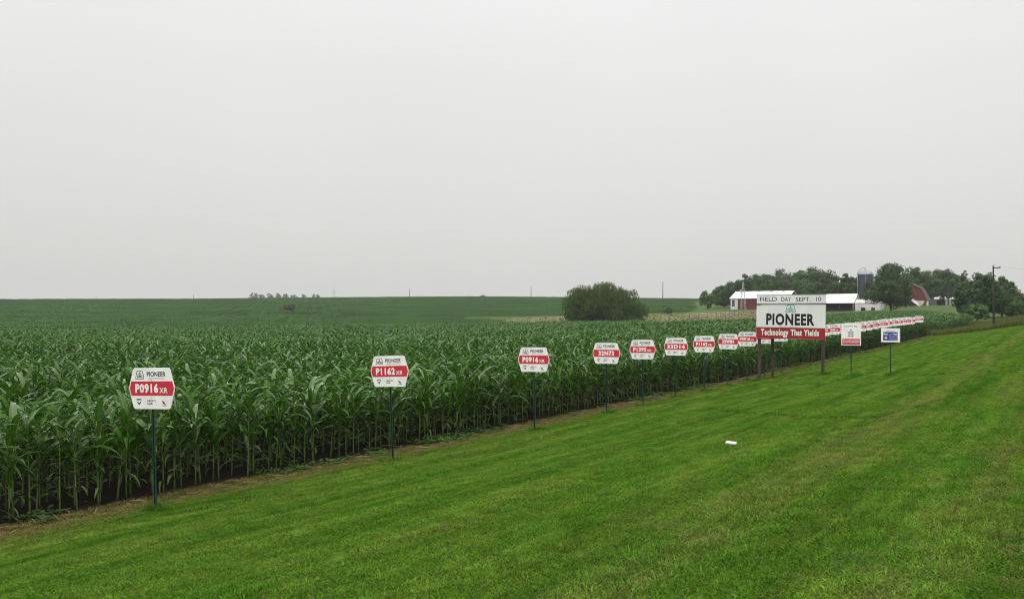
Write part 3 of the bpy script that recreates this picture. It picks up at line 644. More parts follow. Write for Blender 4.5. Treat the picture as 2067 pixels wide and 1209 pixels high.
def farm():
    # long red barn with a white roof
    x, y = col_x(1475, 285), 285.0; zg = height(624, 285); L, D = 18.2, 12.0
    root = empty('long_barn', (x, y, zg), GRID); tag(root, 'long low red barn with a white metal roof, left of the billboard', 'barn')
    h = height(602.5, 285)-zg; gable(root, L, D, h, 2.25, M['wall_red'], M['roof_white'])
    MB().box(-.02, 2.3, -.06, -.005, -1, h-.05).build('white_wall_section', M['wall_white'], root)
    MB().box(.5, 1.3, -.10, -.065, .9, h-.5).build('window', M['glass'], root)
    MB().box(6.2, 9.6, -.10, -.03, -1, h-.45).build('sliding_door', M['wall_red'], root)
    for k in range(4):
        xx = 3.6+k*3.9; MB().lathe([(.35, 0), (.35, .35), (.5, .4), (.1, .75), (0, .75)], 10, (xx, D/2, h+2.25)).build('ridge_vent', M['wood'], root)
    # open-fronted shed
    w0 = CA*col_x(1722, 250)-SA*250; u0 = SA*col_x(1722, 250)+CA*250; L, D = 21.5, 10.0
    x, y = place(u0, w0-L); zg = height(633, 250); h = height(611, 250)-zg
    root = empty('open_shed', (x, y, zg), GRID); tag(root, 'open-fronted cattle shed with a white roof and dark inside, right behind the billboard', 'shed')
    gable(root, L, D, h, 2.5, M['wall_white'], M['roof_white'], .3, True)
    for zz in (.5, 1.1): MB().box(.2, L-.2, -.08, -.005, zz, zz+.16).build('feed_rail', M['wood'], root)
    # small white milk house beside it
    x, y = place(u0-1.0, w0+.75); zg = height(635, 247); h = height(612, 247)-zg
    root = empty('milk_house', (x, y, zg), GRID); tag(root, 'small white block building with a dark doorway, beside the silo', 'building')
    gable(root, 6.6, 6, h, 1.0, M['wall_white'], M['wall_white'], .15)
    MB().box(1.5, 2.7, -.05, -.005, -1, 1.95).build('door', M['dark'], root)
    MB().box(4.2, 5.2, -.05, -.005, 1.1, 2.0).build('window', M['glass'], root)
    # silo
    Y = 275.0; x = col_x(1746.5, Y); zg = T(x, Y); Hs = height(553.5, Y)-zg; r = 15.5/F*Y
    root = empty('silo', (x, Y, zg)); tag(root, 'tall dark blue silo with a pale domed cap behind the farm tree', 'silo')
    MB().lathe([(r, -1), (r, Hs)], 40).build('cylinder', M['silo'], root, True)
    dm = MB().lathe([(r*1.03, Hs-.12), (r*1.03, Hs+.1), (r*.92, Hs+.55), (r*.7, Hs+.95), (r*.4, Hs+1.2), (.25, Hs+1.3), (.25, Hs+1.5), (0, Hs+1.5)], 40).build('dome', M['dome'], root, True)
    for k in range(1, 9):
        zz = Hs*k/9; MB().lathe([(r+.003, zz-.06), (r+.05, zz-.05), (r+.05, zz+.05), (r+.003, zz+.06)], 40).build('band', M['silo'], root, True)
    MB().tube([(-r-.15, -.5, 1), (-r-.15, -.5, Hs+.2), (-r*.9, -.5, Hs+1.3), (-r*.45, -.4, Hs+1.9), (0, -.2, Hs+1.75), (0, 0, Hs+1.3)], .13, 8).build('filler_pipe', M['steel'], root, True)
    for k in range(10): MB().box(-.9, -.45, -r-.16, -r-.11, 1+k*1.15, 1.06+k*1.15).build('ladder_rung', M['steel'], root)
    for xx in (-.9, -.48): MB().box(xx, xx+.06, -r-.17, -r-.10, .5, Hs).build('ladder_rail', M['steel'], root)
    # inclined grain elevator
    Y = 262.0; a = Vector((col_x(1858, Y), Y, height(617, Y))); b = Vector((col_x(1763, 270), 270, height(551, 270))); zg = T(a.x, a.y)
    root = empty('grain_elevator', (a.x, a.y, zg)); tag(root, 'white inclined grain elevator slanting up behind the farm tree', 'elevator')
    d = b-a; n = d.normalized(); up = Vector((0, 0, 1)); sd = n.cross(up).normalized(); upn = sd.cross(n)
    def beam(p, q, hw, hh): 
        vs = [e+sd*sx*hw+upn*sz*hh for e in (p, q) for sx, sz in ((-1, -1), (1, -1), (1, 1), (-1, 1))]
        return vs, [(0, 3, 2, 1), (4, 5, 6, 7), (0, 1, 5, 4), (1, 2, 6, 5), (2, 3, 7, 6), (3, 0, 4, 7)]
    o = Vector((a.x, a.y, zg)); MB().add(*beam(a-o, b-o, .3, .34)).build('trough', M['roof_white'], root)
    m1 = a.lerp(b, .42)-o; 
    for s in (-1, 1): MB().tube([m1+sd*s*.35, Vector((m1.x+2.5, m1.y, -.4+T(m1.x+o.x+2.5, m1.y+o.y)-zg))+sd*s*1.0], .07, 6).build('leg', M['steel'], root)
    MB().add([(-.9, -.9, 1.6), (.9, -.9, 1.6), (.9, .9, 1.6), (-.9, .9, 1.6), (-.3, -.3, .2), (.3, -.3, .2), (.3, .3, .2), (-.3, .3, .2)], [(0, 1, 5, 4), (1, 2, 6, 5), (2, 3, 7, 6), (3, 0, 4, 7), (4, 5, 6, 7)]).build('hopper', M['roof_white'], root)
    # gambrel barn
    Y = 288.0; zg = height(628, Y); x = col_x(1837, Y); hw, Lb = 4.9, 9.0
    root = empty('gambrel_barn', (x, Y, zg), GRID); tag(root, 'dark red gambrel barn with a worn grey roof, half hidden by the farm tree', 'barn')
    zp = height(572, Y)-zg; ze = height(605, Y)-zg; zm = ze+(zp-ze)*.68
    out = [(-hw, -1), (hw, -1), (hw, ze), (hw*.62, zm), (0, zp), (-hw*.62, zm), (-hw, ze)]
    MB().prism(out, 0, Lb).build('wall', M['wall_red'], root)
    rp = [(hw+.35, ze-.4), (hw*.64, zm+.05), (0, zp+.1), (-hw*.64, zm+.05), (-hw-.35, ze-.4)]
    for p, q in zip(rp[:-1], rp[1:]):
        MB().add([(p[0], -.4, p[1]), (q[0], -.4, q[1]), (q[0], Lb+.4, q[1]), (p[0], Lb+.4, p[1]), (p[0], -.4, p[1]+.16), (q[0], -.4, q[1]+.16), (q[0], Lb+.4, q[1]+.16), (p[0], Lb+.4, p[1]+.16)],
                 [(0, 3, 2, 1), (4, 5, 6, 7), (0, 1, 5, 4), (1, 2, 6, 5), (2, 3, 7, 6), (3, 0, 4, 7)]).build('roof_slope', M['shingle'], root)
    MB().box(-1.1, 1.1, -.08, -.005, ze+.6, ze+2.5).build('hay_door', M['wall_red'], root)
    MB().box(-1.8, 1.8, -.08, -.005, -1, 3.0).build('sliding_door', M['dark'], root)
    MB().box(hw+.02, hw+.5, -.35, 1.2, -1, ze-.5).build('corner_pier', M['wall_white'], root)
    # low white building under the trees
    Y = 345.0; x = col_x(1868, Y); zg = T(x, Y)
    root = empty('machine_shed', (x, Y, zg), GRID*.6); tag(root, 'low white machine shed glimpsed under the trees right of the gambrel barn', 'shed')
    gable(root, 15, 8, 2.4, 1.1, M['wall_white'], M['roof_white'])
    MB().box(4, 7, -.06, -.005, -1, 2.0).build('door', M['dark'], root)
    # house at the right edge
    Y = 190.0; x = col_x(2061, Y); zg = T(x, Y); top = height(592, Y)-zg
    root = empty('farm_house', (x, Y, zg), GRID*.3); tag(root, 'tan house corner showing past the trees at the right edge', 'house')
    gable(root, 9, 7, top-2.2, 2.2, M['house'], M['shingle'])
    for k in range(2): MB().box(1.6+k*4, 2.7+k*4, -.06, -.005, 1.0, 2.3).build('window', M['glass'], root)
    MB().box(.4, 1.0, 2.6, 3.2, top-2.0, top+.9).build('chimney', M['house'], root)
    # windmill tower before the long barn
    lattice('windmill_tower', 'thin steel lattice tower in front of the long barn roof', 1500, 569, 276.0, .9, True)
    # fence across the dry grass
    root = empty('pasture_fence', (col_x(1392, 236), 236, T(col_x(1392, 236), 236))); tag(root, 'low pale board fence across the dry grass left of the billboard', 'fence')
    p0 = None
    for k in range(12):
        px = 1392+k*9; Y = 236.0+k*.5; p = Vector((col_x(px, Y), Y, T(col_x(px, Y), Y)))-root.location
        MB().box(p.x-.06, p.x+.06, p.y-.06, p.y+.06, p.z-.3, p.z+1.15).build('fence_post', M['wood'], root)
        if p0 is not None:
            for zz in (.45, .95): MB().tube([p0+Vector((0, -.09, zz)), p+Vector((0, -.09, zz))], .05, 4).build('fence_rail', M['wall_white'], root)
        p0 = p
def lattice(name, label, px, top, Y, half, wheel=False, steps=7):
    x = col_x(px, Y); zg = T(x, Y); H = height(top, Y)-zg
    root = empty(name, (x, Y, zg)); tag(root, label, 'tower')
    def leg(i, f): 
        a = PI/4+PI/2*i; r = half*(1-f)+.12*f; return Vector((r*math.cos(a)*1.3, r*math.sin(a)*1.3, -.5*(1-f)+f*H))
    for i in range(4): MB().tube([leg(i, 0), leg(i, 1)], .06, 5).build('leg', M['steel'], root)
    mb = MB()
    for k in range(steps):
        f0, f1 = k/steps, (k+1)/steps
        for i in range(4): mb.tube([leg(i, f0), leg(i+1, f1)], .03, 4); mb.tube([leg(i, f1), leg(i+1, f1)], .03, 4)
    mb.build('bracing', M['steel'], root)
    if wheel: MB().box(-1.0, -.55, -.1, .1, H*.62, H*.72).build('tail_vane', M['wall_white'], root)
    return root
farm()

# ------------------------------------------------------------------ poles
def pole(px, top, Y, r, label, group, arm=1.1, lean=0.0):
    x = col_x(px, Y); zg = T(x, Y); H = height(top, Y)-zg
    root = empty('utility_pole', (x, Y, zg)); tag(root, label, 'utility pole', group); root.rotation_euler = (0, R(lean), 0)
    MB().tube([(0, 0, -.5), (0, 0, H*.5), (0, 0, H)], [r*1.2, r, r*.75], 9).build('pole_shaft', M['pole'], root, True)
    if arm:
        MB().box(-arm*.1, arm, -.16, -.05, H-.28, H-.16).build('crossarm', M['pole'], root)
        for xx in (arm*.92, 0.0): MB().lathe([(.03, 0), (.06, .04), (.04, .1), (.055, .14), (0, .16)], 8, (xx, -.1, H-.16 if xx else H)).build('insulator', M['steel'], root)
    return root, x, Y, zg+H
_, ax, ay, az_ = pole(2006, 537, 106.0, .105, 'near brown utility pole standing in the weeds at the right edge', 'utility poles', .8, -.5)
_, bx, by, bz = pole(2190, 548, 150.0, .15, 'utility pole past the right edge that carries the wire', 'utility poles', .8)
mb = MB(); mb.tube([(ax+(bx-ax)*k/10, ay+(by-ay)*k/10-.1, az_+.12+(bz-az_)*k/10-.9*4*(k/10)*(1-k/10)*.5) for k in range(11)], .007, 5)
tag(mb.build('power_wire', M['wire']), 'thin power wire running right from the near utility pole', 'wire')
for px, top, Y, lb in ((1338, 568, 530, 'tallest skyline utility pole, right of the big willow bush'), (1072, 577, 700, 'skyline utility pole just left of the big willow bush'), (827, 583, 850, 'skyline utility pole over the middle of the bean field'),
                       (391, 594, 1150, 'small hazy skyline utility pole left of the far tree line'), (194, 598, 1300, 'tiny hazy skyline utility pole toward the left edge'), (22, 599, 1450, 'faintest hazy utility pole at the far left of the skyline')):
    pole(px, top, float(Y), .17+.0001*Y, lb, 'utility poles', 0)
lattice('far_tower', 'hazy lattice tower on the skyline right of the far tree line', 674, 580, 1100.0, 1.6)

# ------------------------------------------------------------------ trees
G1 = 'trees of the farm grove'
for i, (px, top, half, Y, key, lb) in enumerate([
    (1462, 571, 27, 330, 'mid', 'leftmost tall tree of the grove, sloping down toward the field'), (1488, 563, 26, 322, 'deep', 'dark grove tree above the left end of the long barn roof'),
    (1514, 553, 27, 318, 'deep', 'dark grove tree behind the thin lattice tower'), (1545, 546, 28, 312, 'mid', 'grove tree rising behind the middle of the long barn roof'),
    (1578, 545, 28, 320, 'deep', 'grove tree behind the right end of the long barn roof'), (1608, 542, 28, 326, 'mid', 'tall grove tree above the middle of the billboard'),
    (1636, 537, 30, 318, 'mid', 'tallest tree of the grove, above the right half of the billboard'), (1668, 543, 26, 314, 'deep', 'rightmost tree of the dense grove, beside the sky gap'),
    (1706, 546, 9, 316, 'deep', 'slim ragged tree just right of the sky gap'), (1722, 556, 13, 306, 'deep', 'small dark tree left of the blue silo'),
    (1848, 538, 21, 330, 'mid', 'hazy tree behind the gambrel barn'), (1876, 546, 22, 340, 'mid', 'hazy tree between the gambrel barn and the low white shed'),
    (1904, 541, 24, 326, 'mid', 'broad hazy tree above the low white shed'), (1930, 548, 20, 330, 'deep', 'ragged tree left of the dark roadside clump')]):
    tree('grove_tree', lb, px, top, half*1.3, float(Y), key, 20+i, G1, leaf=.64, n_cl=130, n_lf=80, low=-.05 if px < 1700 else .12)
tree('grove_tree', 'light green rounded tree standing in front of the grove, just above the billboard', 1615, 560, 26, 292., 'light', 41, G1, leaf=.5, low=.05)
tree('young_tree', 'small light green tree at the left end of the grove', 1428, 584, 19, 300., 'light', 42, G1, leaf=.5, low=.02, n_cl=50)
tree('farm_tree', 'large dark tree in front of the silo and gambrel barn', 1798, 531, 55, 218., 'deep', 43, None, leaf=.46, n_cl=180, n_lf=85, low=.02, cone=.45, rough=.3)
tree('yard_tree', 'small dark tree partly covering the lower right side of the silo', 1754, 563, 13, 262., 'deep', 46, None, leaf=.45, n_cl=70, n_lf=55, low=.0)
tree('yard_tree', 'small dark tree between the big farm tree and the red gambrel barn', 1829, 566, 13, 256., 'deep', 47, None, leaf=.45, n_cl=70, n_lf=55, low=.0)
tree('spindly_tree', 'thin bare-stemmed tree top standing up over the barn-side trees', 1914, 541, 6, 318., 'deep', 44, G1, leaf=.45, n_cl=22, n_lf=40, low=.66)
tree('spindly_tree', 'flat-topped spindly tree just left of the dark roadside clump', 1945, 544, 8, 320., 'deep', 45, G1, leaf=.45, n_cl=22, n_lf=40, low=.66)
G2 = 'dark trees by the road'
for i, (px, top, half, Y, key, lb) in enumerate([
    (1957, 560, 26, 178., 'deep', 'left tree of the dark clump behind the near utility pole'), (1990, 546, 34, 172., 'deep', 'tallest dark tree of the clump, right behind the near utility pole'),
    (2022, 556, 24, 180., 'deep', 'dark tree just right of the near utility pole'), (2043, 581, 20, 176., 'mid', 'lower rounded tree right of the near utility pole'), (2052, 604, 18, 168., 'mid', 'low rightmost tree of the dark clump, at the photo edge')]):
    tree('roadside_tree', lb, px, top, half*1.25, Y, key, 60+i, G2, leaf=.44, n_cl=140, n_lf=85, low=-.05)
tree('road_shrub', 'light green round shrub in front of the dark trees, left of the near utility pole', 1972, 612, 29, 150., 'light', 70, None, 'shrub', leaf=.28, low=0.0, n_cl=70, n_lf=55)
tree('willow_bush', 'huge grey-green willow bush beyond the corn at the centre right', 1212, 567, 97, 196., 'olive', 71, None, 'bush', leaf=.66, n_cl=300, n_lf=95, low=-.35, upright=.6, narrow=.28, rough=.10, bottom=-.45)
tree('field_bush', 'small brownish bush alone in the bean field on the left', 585, 611, 15, 300., 'brown', 72, None, 'bush', leaf=.4, n_cl=26, n_lf=34, low=0.0)
tree('field_bush', 'little dark bush on the skyline, left of the willow bush', 974, 594.5, 7, 500., 'deep', 73, None, 'bush', leaf=.6, n_cl=20, n_lf=24, low=-.2)
tree('field_bush', 'small round bush in the grass right of the willow bush', 1347, 615, 11, 262., 'mid', 74, None, 'bush', leaf=.36, n_cl=22, n_lf=30, low=-.1)
G3 = 'hazy trees of the far farmstead'
for i, (px, top, half, lb) in enumerate([(508, 590, 6, 'leftmost hazy tree of the far tree line'), (516, 589.5, 5, 'second hazy tree of the far tree line, leaning apart from the first'), (528, 592.5, 8, 'low hazy tree third from the left in the far tree line'),
    (545, 591, 8, 'hazy tree left of the middle of the far tree line'), (562, 589.5, 7, 'highest hazy tree near the middle of the far tree line'), (576, 592, 9, 'hazy tree right of the middle of the far tree line'),
    (592, 593.5, 9, 'low hazy tree toward the right of the far tree line'), (614, 592, 7, 'rounded hazy tree at the right end of the far tree line'), (633, 593, 4, 'first of two small detached hazy trees right of the far tree line'), (641, 593, 4, 'second of two small detached hazy trees by the tower')]):
    tree('far_tree', lb, px, top, half, 1500., 'far', 90+i, G3, leaf=1.8, n_cl=26, n_lf=26, low=-.1)

# ------------------------------------------------------------------ corn
def corn_leaf(g, L, W, h0, az, i0, i1, seg, ribbed=True):
    """one arching blade: returns vertices, quads, rib"""
    P = []; p = np.array([0., 0., h0]); out = np.array([math.cos(az), math.sin(az), 0]); side = np.array([-math.sin(az), math.cos(az), 0])
    tw = g.uniform(-.5, .5); cv = g.uniform(-.35, .35); ph = g.uniform(0, 6)
    V = []; rib = []; lift = .018
    for k in range(seg+1):
        s = k/seg; inc = i0+(i1-i0)*s**1.25
        d = out*math.sin(inc)+np.array([0, 0, 1.])*math.cos(inc)+side*cv*s
        if k: p = p+d*L/seg
        nrm = out*(-math.cos(inc))+np.array([0, 0, 1.])*math.sin(inc)
        w = W*.5*(min(1, .45+s*3.2))*(1-s**2.6)**.8
        sd = side*math.cos(tw*s)+nrm*math.sin(tw*s); nn = nrm*math.cos(tw*s)-side*math.sin(tw*s)
        wav = .016*math.sin(ph+s*13)*(1-s)
        V += [p+sd*w+nn*(w*.38+wav), p, p-sd*w+nn*(w*.38-wav)] if ribbed else [p+sd*w+nn*w*.2, p-sd*w+nn*w*.2]
        rib += [0, 1, 0] if ribbed else [0, 0]
    m = 3 if ribbed else 2
    q = [(k*m+j, k*m+j+1, (k+1)*m+j+1, (k+1)*m+j) for k in range(seg) for j in range(m-1)]
    return np.array(V), np.array(q), np.array(rib, float)
def corn_plan(g, n=10):
    """leaf parameters of one plant of unit height 1.4 m"""
    a0 = g.uniform(0, PI); out = []
    for k in range(n):
        f = k/(n-1); az = a0+(k % 2)*PI+g.uniform(-.75, .75)
        if k < 3: out.append((g.uniform(.28, .55), g.uniform(.034, .055), .14+.15*k+g.uniform(-.05, .05), az, R(g.uniform(25, 50)), R(g.uniform(110, 165)), 'dry'))
        else:
            f2 = (k-3)/(n-4)
            out.append((g.uniform(.58, .86)*(1-.22*f2), g.uniform(.064, .090), .47+.55*f2+g.uniform(-.03, .03), az, R(g.uniform(14, 36)*(1-.4*f2)), R(g.uniform(95, 155)*(1-.2*f2)), 'leaf'))
    return out
def stalk_mesh(g, sides=6):
    mb = MB(); x, y = g.uniform(-.03, .03), g.uniform(-.03, .03); P = []; rad = []
    for k in range(9):
        f = k/8; P.append((x*f, y*f, -.03+f*1.10)); rad.append((.0115*(1-f)+.005*f)*(1.14 if k % 2 else 1))
    mb.tube(P, rad, sides); return mb
def merged(name, parts, mats):
    """parts: (V, F, matindex, tint, rib) joined to one mesh"""
    V = []; Fs = []; mi = []; ti = []; rb = []; o = 0
    for v, f, m_, t_, r_ in parts:
        V.append(v); Fs.append(f+o); mi.append(np.full(len(f), m_)); ti.append(np.full(len(v), t_)); rb.append(r_); o += len(v)
    me = mesh_np(name, np.vstack(V), np.vstack(Fs), mats, {'tint': np.concatenate(ti), 'rib': np.concatenate(rb)}, smooth=True)
    me.polygons.foreach_set('material_index', np.concatenate(mi).astype(np.int32)); return me
def build_corn():
    NV = 9; variants = []; whole = []
    for q in range(NV):
        g = random.Random(100+q); plan = corn_plan(g, 11 if q % 2 else 10)
        sm = stalk_mesh(g); stalk = sm.mesh('stalk', M['corn_stalk'], True); leaves = []; parts = []
        sv = np.array(sm.v); sq = np.array([f for f in sm.f if len(f) == 4]); parts.append((sv, sq, 1, .5, np.zeros(len(sv))))
        for (L, W, h0, az, i0, i1, kind) in plan:
            v, f, rb = corn_leaf(g, L, W, h0, az, i0, i1, 5 if kind == 'dry' else 8)
            ti = g.uniform(0, 1); mt = M['corn_dry'] if kind == 'dry' else M['corn_leaf']
            leaves.append(mesh_np('leaf', v, f, mt, {'tint': np.full(len(v), ti), 'rib': rb}, True)); parts.append((v, f, 2 if kind == 'dry' else 0, ti, rb))
        variants.append((stalk, leaves)); whole.append(merged('corn_plant_source', parts, [M['corn_leaf'], M['corn_stalk'], M['corn_dry']]))
    # individual plants: the front rows nearest the camera
    segs = [(-9, 7.3, 'corn plant at the field edge left of the nearest seed sign'), (7.3, 11.9, 'corn plant at the field edge between the first and second seed signs'), (11.9, 16.7, 'corn plant at the field edge between the second and third seed signs'),
            (16.7, 20.6, 'corn plant at the field edge between the third and fourth seed signs'), (20.6, 33.2, 'corn plant at the field edge between the fourth and ninth seed signs')]
    count = 0; rows_pts = []
    for row, (ua, ub) in enumerate(((3.2, 33.0), (3.2, 26.5))):
        u = ua
        while u < ub and count < 300:
            v = CORN_V0+.12+row*.72+random.gauss(0, .10); uu = u+random.uniform(-.04, .04); u += random.uniform(.15, .215)
            x, y = xy(uu, v); 
            if CX+F*x/y < -160: continue
            k = random.randrange(NV); s = float(corn_h(uu))/1.4*random.uniform(.84, 1.12); rz = random.uniform(0, 2*PI)
            lb = [b for a, e, b in segs if a <= uu < e][0]
            r = empty('corn_plant', (x, y, T(x, y)), rz); r.scale = (s, s, s); r.rotation_euler = (random.gauss(0, .04), random.gauss(0, .04), rz); tag(r, lb, 'corn plant', lb.replace('corn plant', 'corn plants'))
            obj('stalk', variants[k][0], r)
            for lm in variants[k][1]: obj('leaf', lm, r)
            count += 1
        rows_pts.append(u)
    # everything else: one mass
    U, V = [], []
    for row in range(0, 62):
        v = CORN_V0+.12+row*.72; us = np.arange(-8, 70, .18); us = us+rng.uniform(-.04, .04, len(us)); vv = v+rng.normal(0, .05, len(us))
        if row < 2: k = us > rows_pts[row]; us, vv = us[k], vv[k]
        U.append(us); V.append(vv)
    U = np.concatenate(U); V = np.concatenate(V); x, y = xy(U, V)
    lim = 48
    k = in_view(x, y, 260) & (y < lim) & in_corn(x, y)
    # past the limit keep only the rows that show stalks along the edge
    u2 = np.arange(20, 150, .18); E = [xy(u2+rng.uniform(-.04, .04, len(u2)), CORN_V0+.12+r_*.72+rng.normal(0, .05, len(u2))) for r_ in range(4)]
    ex = np.concatenate([e[0] for e in E]); ey = np.concatenate([e[1] for e in E]); ke = (ey >= lim) & in_corn(ex, ey)
    x = np.concatenate([x[k], ex[ke]]); y = np.concatenate([y[k], ey[ke]]); u, v = uv(x, y); n = len(x)
    # patchy growth: gentle waves in height
    hv = corn_h(u)/1.4*rng.uniform(.84, 1.12, n)*(1+.05*np.sin(u*.31+v*.2)+.04*np.sin(v*.83-u*.11))
    o = scatter('corn_stand', np.stack([x, y, terrain(x, y)], -1), rng.uniform(0, 2*PI, n), hv, rng.integers(0, NV, n), whole, rng.normal(0, .05, (n, 2)))
    tag(o, 'dense standing corn behind the front rows', 'corn', None, 'stuff')
    print('corn individuals', count, 'near mass', n)
    # far stand: patches of simpler plants
    pm = []
    for q in range(4):
        g = random.Random(300+q); parts = []
        for r_ in range(4):
            for c in range(17):
                px, py = -1.5+.18*c+g.uniform(-.04, .04), -1.1+.72*r_+g.uniform(-.06, .06); s = g.uniform(.86, 1.1)
                for (L, W, h0, az, i0, i1, kind) in corn_plan(g, 10)[4:]:
                    v_, f_, rb = corn_leaf(g, L, W*1.1, h0, az, i0, i1, 4, False); parts.append((v_*s+[px, py, 0], f_, 0, g.uniform(0, 1), rb))
        pm.append(merged('corn_patch_source', parts, [M['corn_far']]))
    gu, gv = np.meshgrid(np.arange(-20, 300, 3.0), np.arange(CORN_V0+1.5, CORN_V1, 2.88)); gu = gu.ravel()+rng.uniform(-.2, .2, gu.size); gv = gv.ravel()
    x, y = xy(gu, gv); k = in_view(x, y, 300) & (y > lim-1.0) & in_corn(x, y); x, y, gu, gv = x[k], y[k], gu[k], gv[k]; n = len(x)
    o = scatter('distant_corn_stand', np.stack([x, y, terrain(x, y)], -1), GRID+PI/2+PI*rng.integers(0, 2, n), corn_h(gu)/1.4*rng.uniform(.95, 1.06, n), rng.integers(0, 4, n), pm)
    tag(o, 'distant corn running back to the willow bush and the bean field', 'corn', None, 'stuff'); print('far corn patches', n)
build_corn()

# ------------------------------------------------------------------ bean field beyond
def build_beans():
    ms = []
    for q in range(3):
        g = np.random.default_rng(400+q); n = 620
        row = g.integers(0, 6, n); x = g.uniform(-2.3, 2.3, n); y = -2.0+row*.76+g.normal(0, .16, n); z = g.uniform(.35, .85, n)
        nn = unit(np.stack([g.normal(0, .45, n), g.normal(0, .45, n), np.ones(n)], -1)); dr = unit(np.cross(nn, g.normal(size=(n, 3)))); L = g.uniform(.14, .26, n)
        V, Fq = leaf_quads(np.stack([x, y, z], -1), nn, dr, L, L*.8)
        ms.append(mesh_np('bean_patch_source', V, Fq, M['bean'], {'tint': np.repeat(g.uniform(0, 1, n), 4)}))
    gu, gv = np.meshgrid(np.arange(-330, 560, 4.6), np.arange(89, 420, 4.56)); gu = gu.ravel(); gv = gv.ravel()
    x, y = xy(gu, gv); t = CX+F*x/np.maximum(y, 1); r = np.hypot(x, y)
    tanz = (t > 930) & (t < 1560) & (y > 195) & (y < 266) & ((t > 1000) | (y > 235))
    farm_ = (t > 1395) & (y < 420)
    k = in_view(x, y, 200) & (r < 520) & ~tanz & ~farm_ & ((t < 1300) | (y > 262))
    x, y = x[k], y[k]; n = len(x)
    sc = np.ones((n, 3)); sc[:, 2] = rng.uniform(.85, 1.15, n)
    o = scatter('bean_field', np.stack([x, y, terrain(x, y)], -1), GRID+PI/2+PI*rng.integers(0, 2, n), sc, rng.integers(0, 3, n), ms)
    tag(o, 'smooth green bean field rising to the skyline', 'beans', None, 'stuff'); print('bean patches', n)
build_beans()

# ------------------------------------------------------------------ lawn, weeds, residue
def blades(n, size, hmin, hmax, w, seed, lean=.7, name='turf_source', mat=None):
    g = np.random.default_rng(seed)
    r = size*np.sqrt(g.uniform(0, 1, n)); a = g.uniform(0, 2*PI, n); x, y = r*np.cos(a), r*np.sin(a)
    cl = np.round(x/.05)*3.1+np.round(y/.05)*7.7
    az = g.uniform(0, 2*PI, n)+np.sin(cl)*1.5; h = g.uniform(hmin, hmax, n); ln = g.uniform(.15, lean, n)*h*1.3
    dx, dy = np.cos(az), np.sin(az); sx, sy = -dy, dx; ww = w*g.uniform(.6, 1.3, n)*.5
    V = np.empty((n, 5, 3)); z0 = -.025
    V[:, 0] = np.stack([x+sx*ww, y+sy*ww, np.full(n, z0)], -1); V[:, 1] = np.stack([x-sx*ww, y-sy*ww, np.full(n, z0)], -1)
    V[:, 2] = np.stack([x-sx*ww*.8+dx*ln*.35, y-sy*ww*.8+dy*ln*.35, h*.62], -1); V[:, 3] = np.stack([x+sx*ww*.8+dx*ln*.35, y+sy*ww*.8+dy*ln*.35, h*.62], -1)
    V[:, 4] = np.stack([x+dx*ln, y+dy*ln, h*g.uniform(.75, 1.0, n)], -1)
    b = np.arange(n)*5
    q = np.stack([b, b+1, b+2, b+3], -1); t = np.stack([b+3, b+2, b+4], -1)
    return mesh_np(name, V.reshape(-1, 3), [q, t], mat or M['turf'], {'tint': np.repeat(np.clip(.42+.24*np.sin((np.floor(x/.05)*127.1+np.floor(y/.05)*311.7)*43.7)+g.normal(0, .22, n), 0, 1), 5), 'straw': np.repeat((g.uniform(0, 1, n) < .05)*g.uniform(.4, 1, n), 5)})
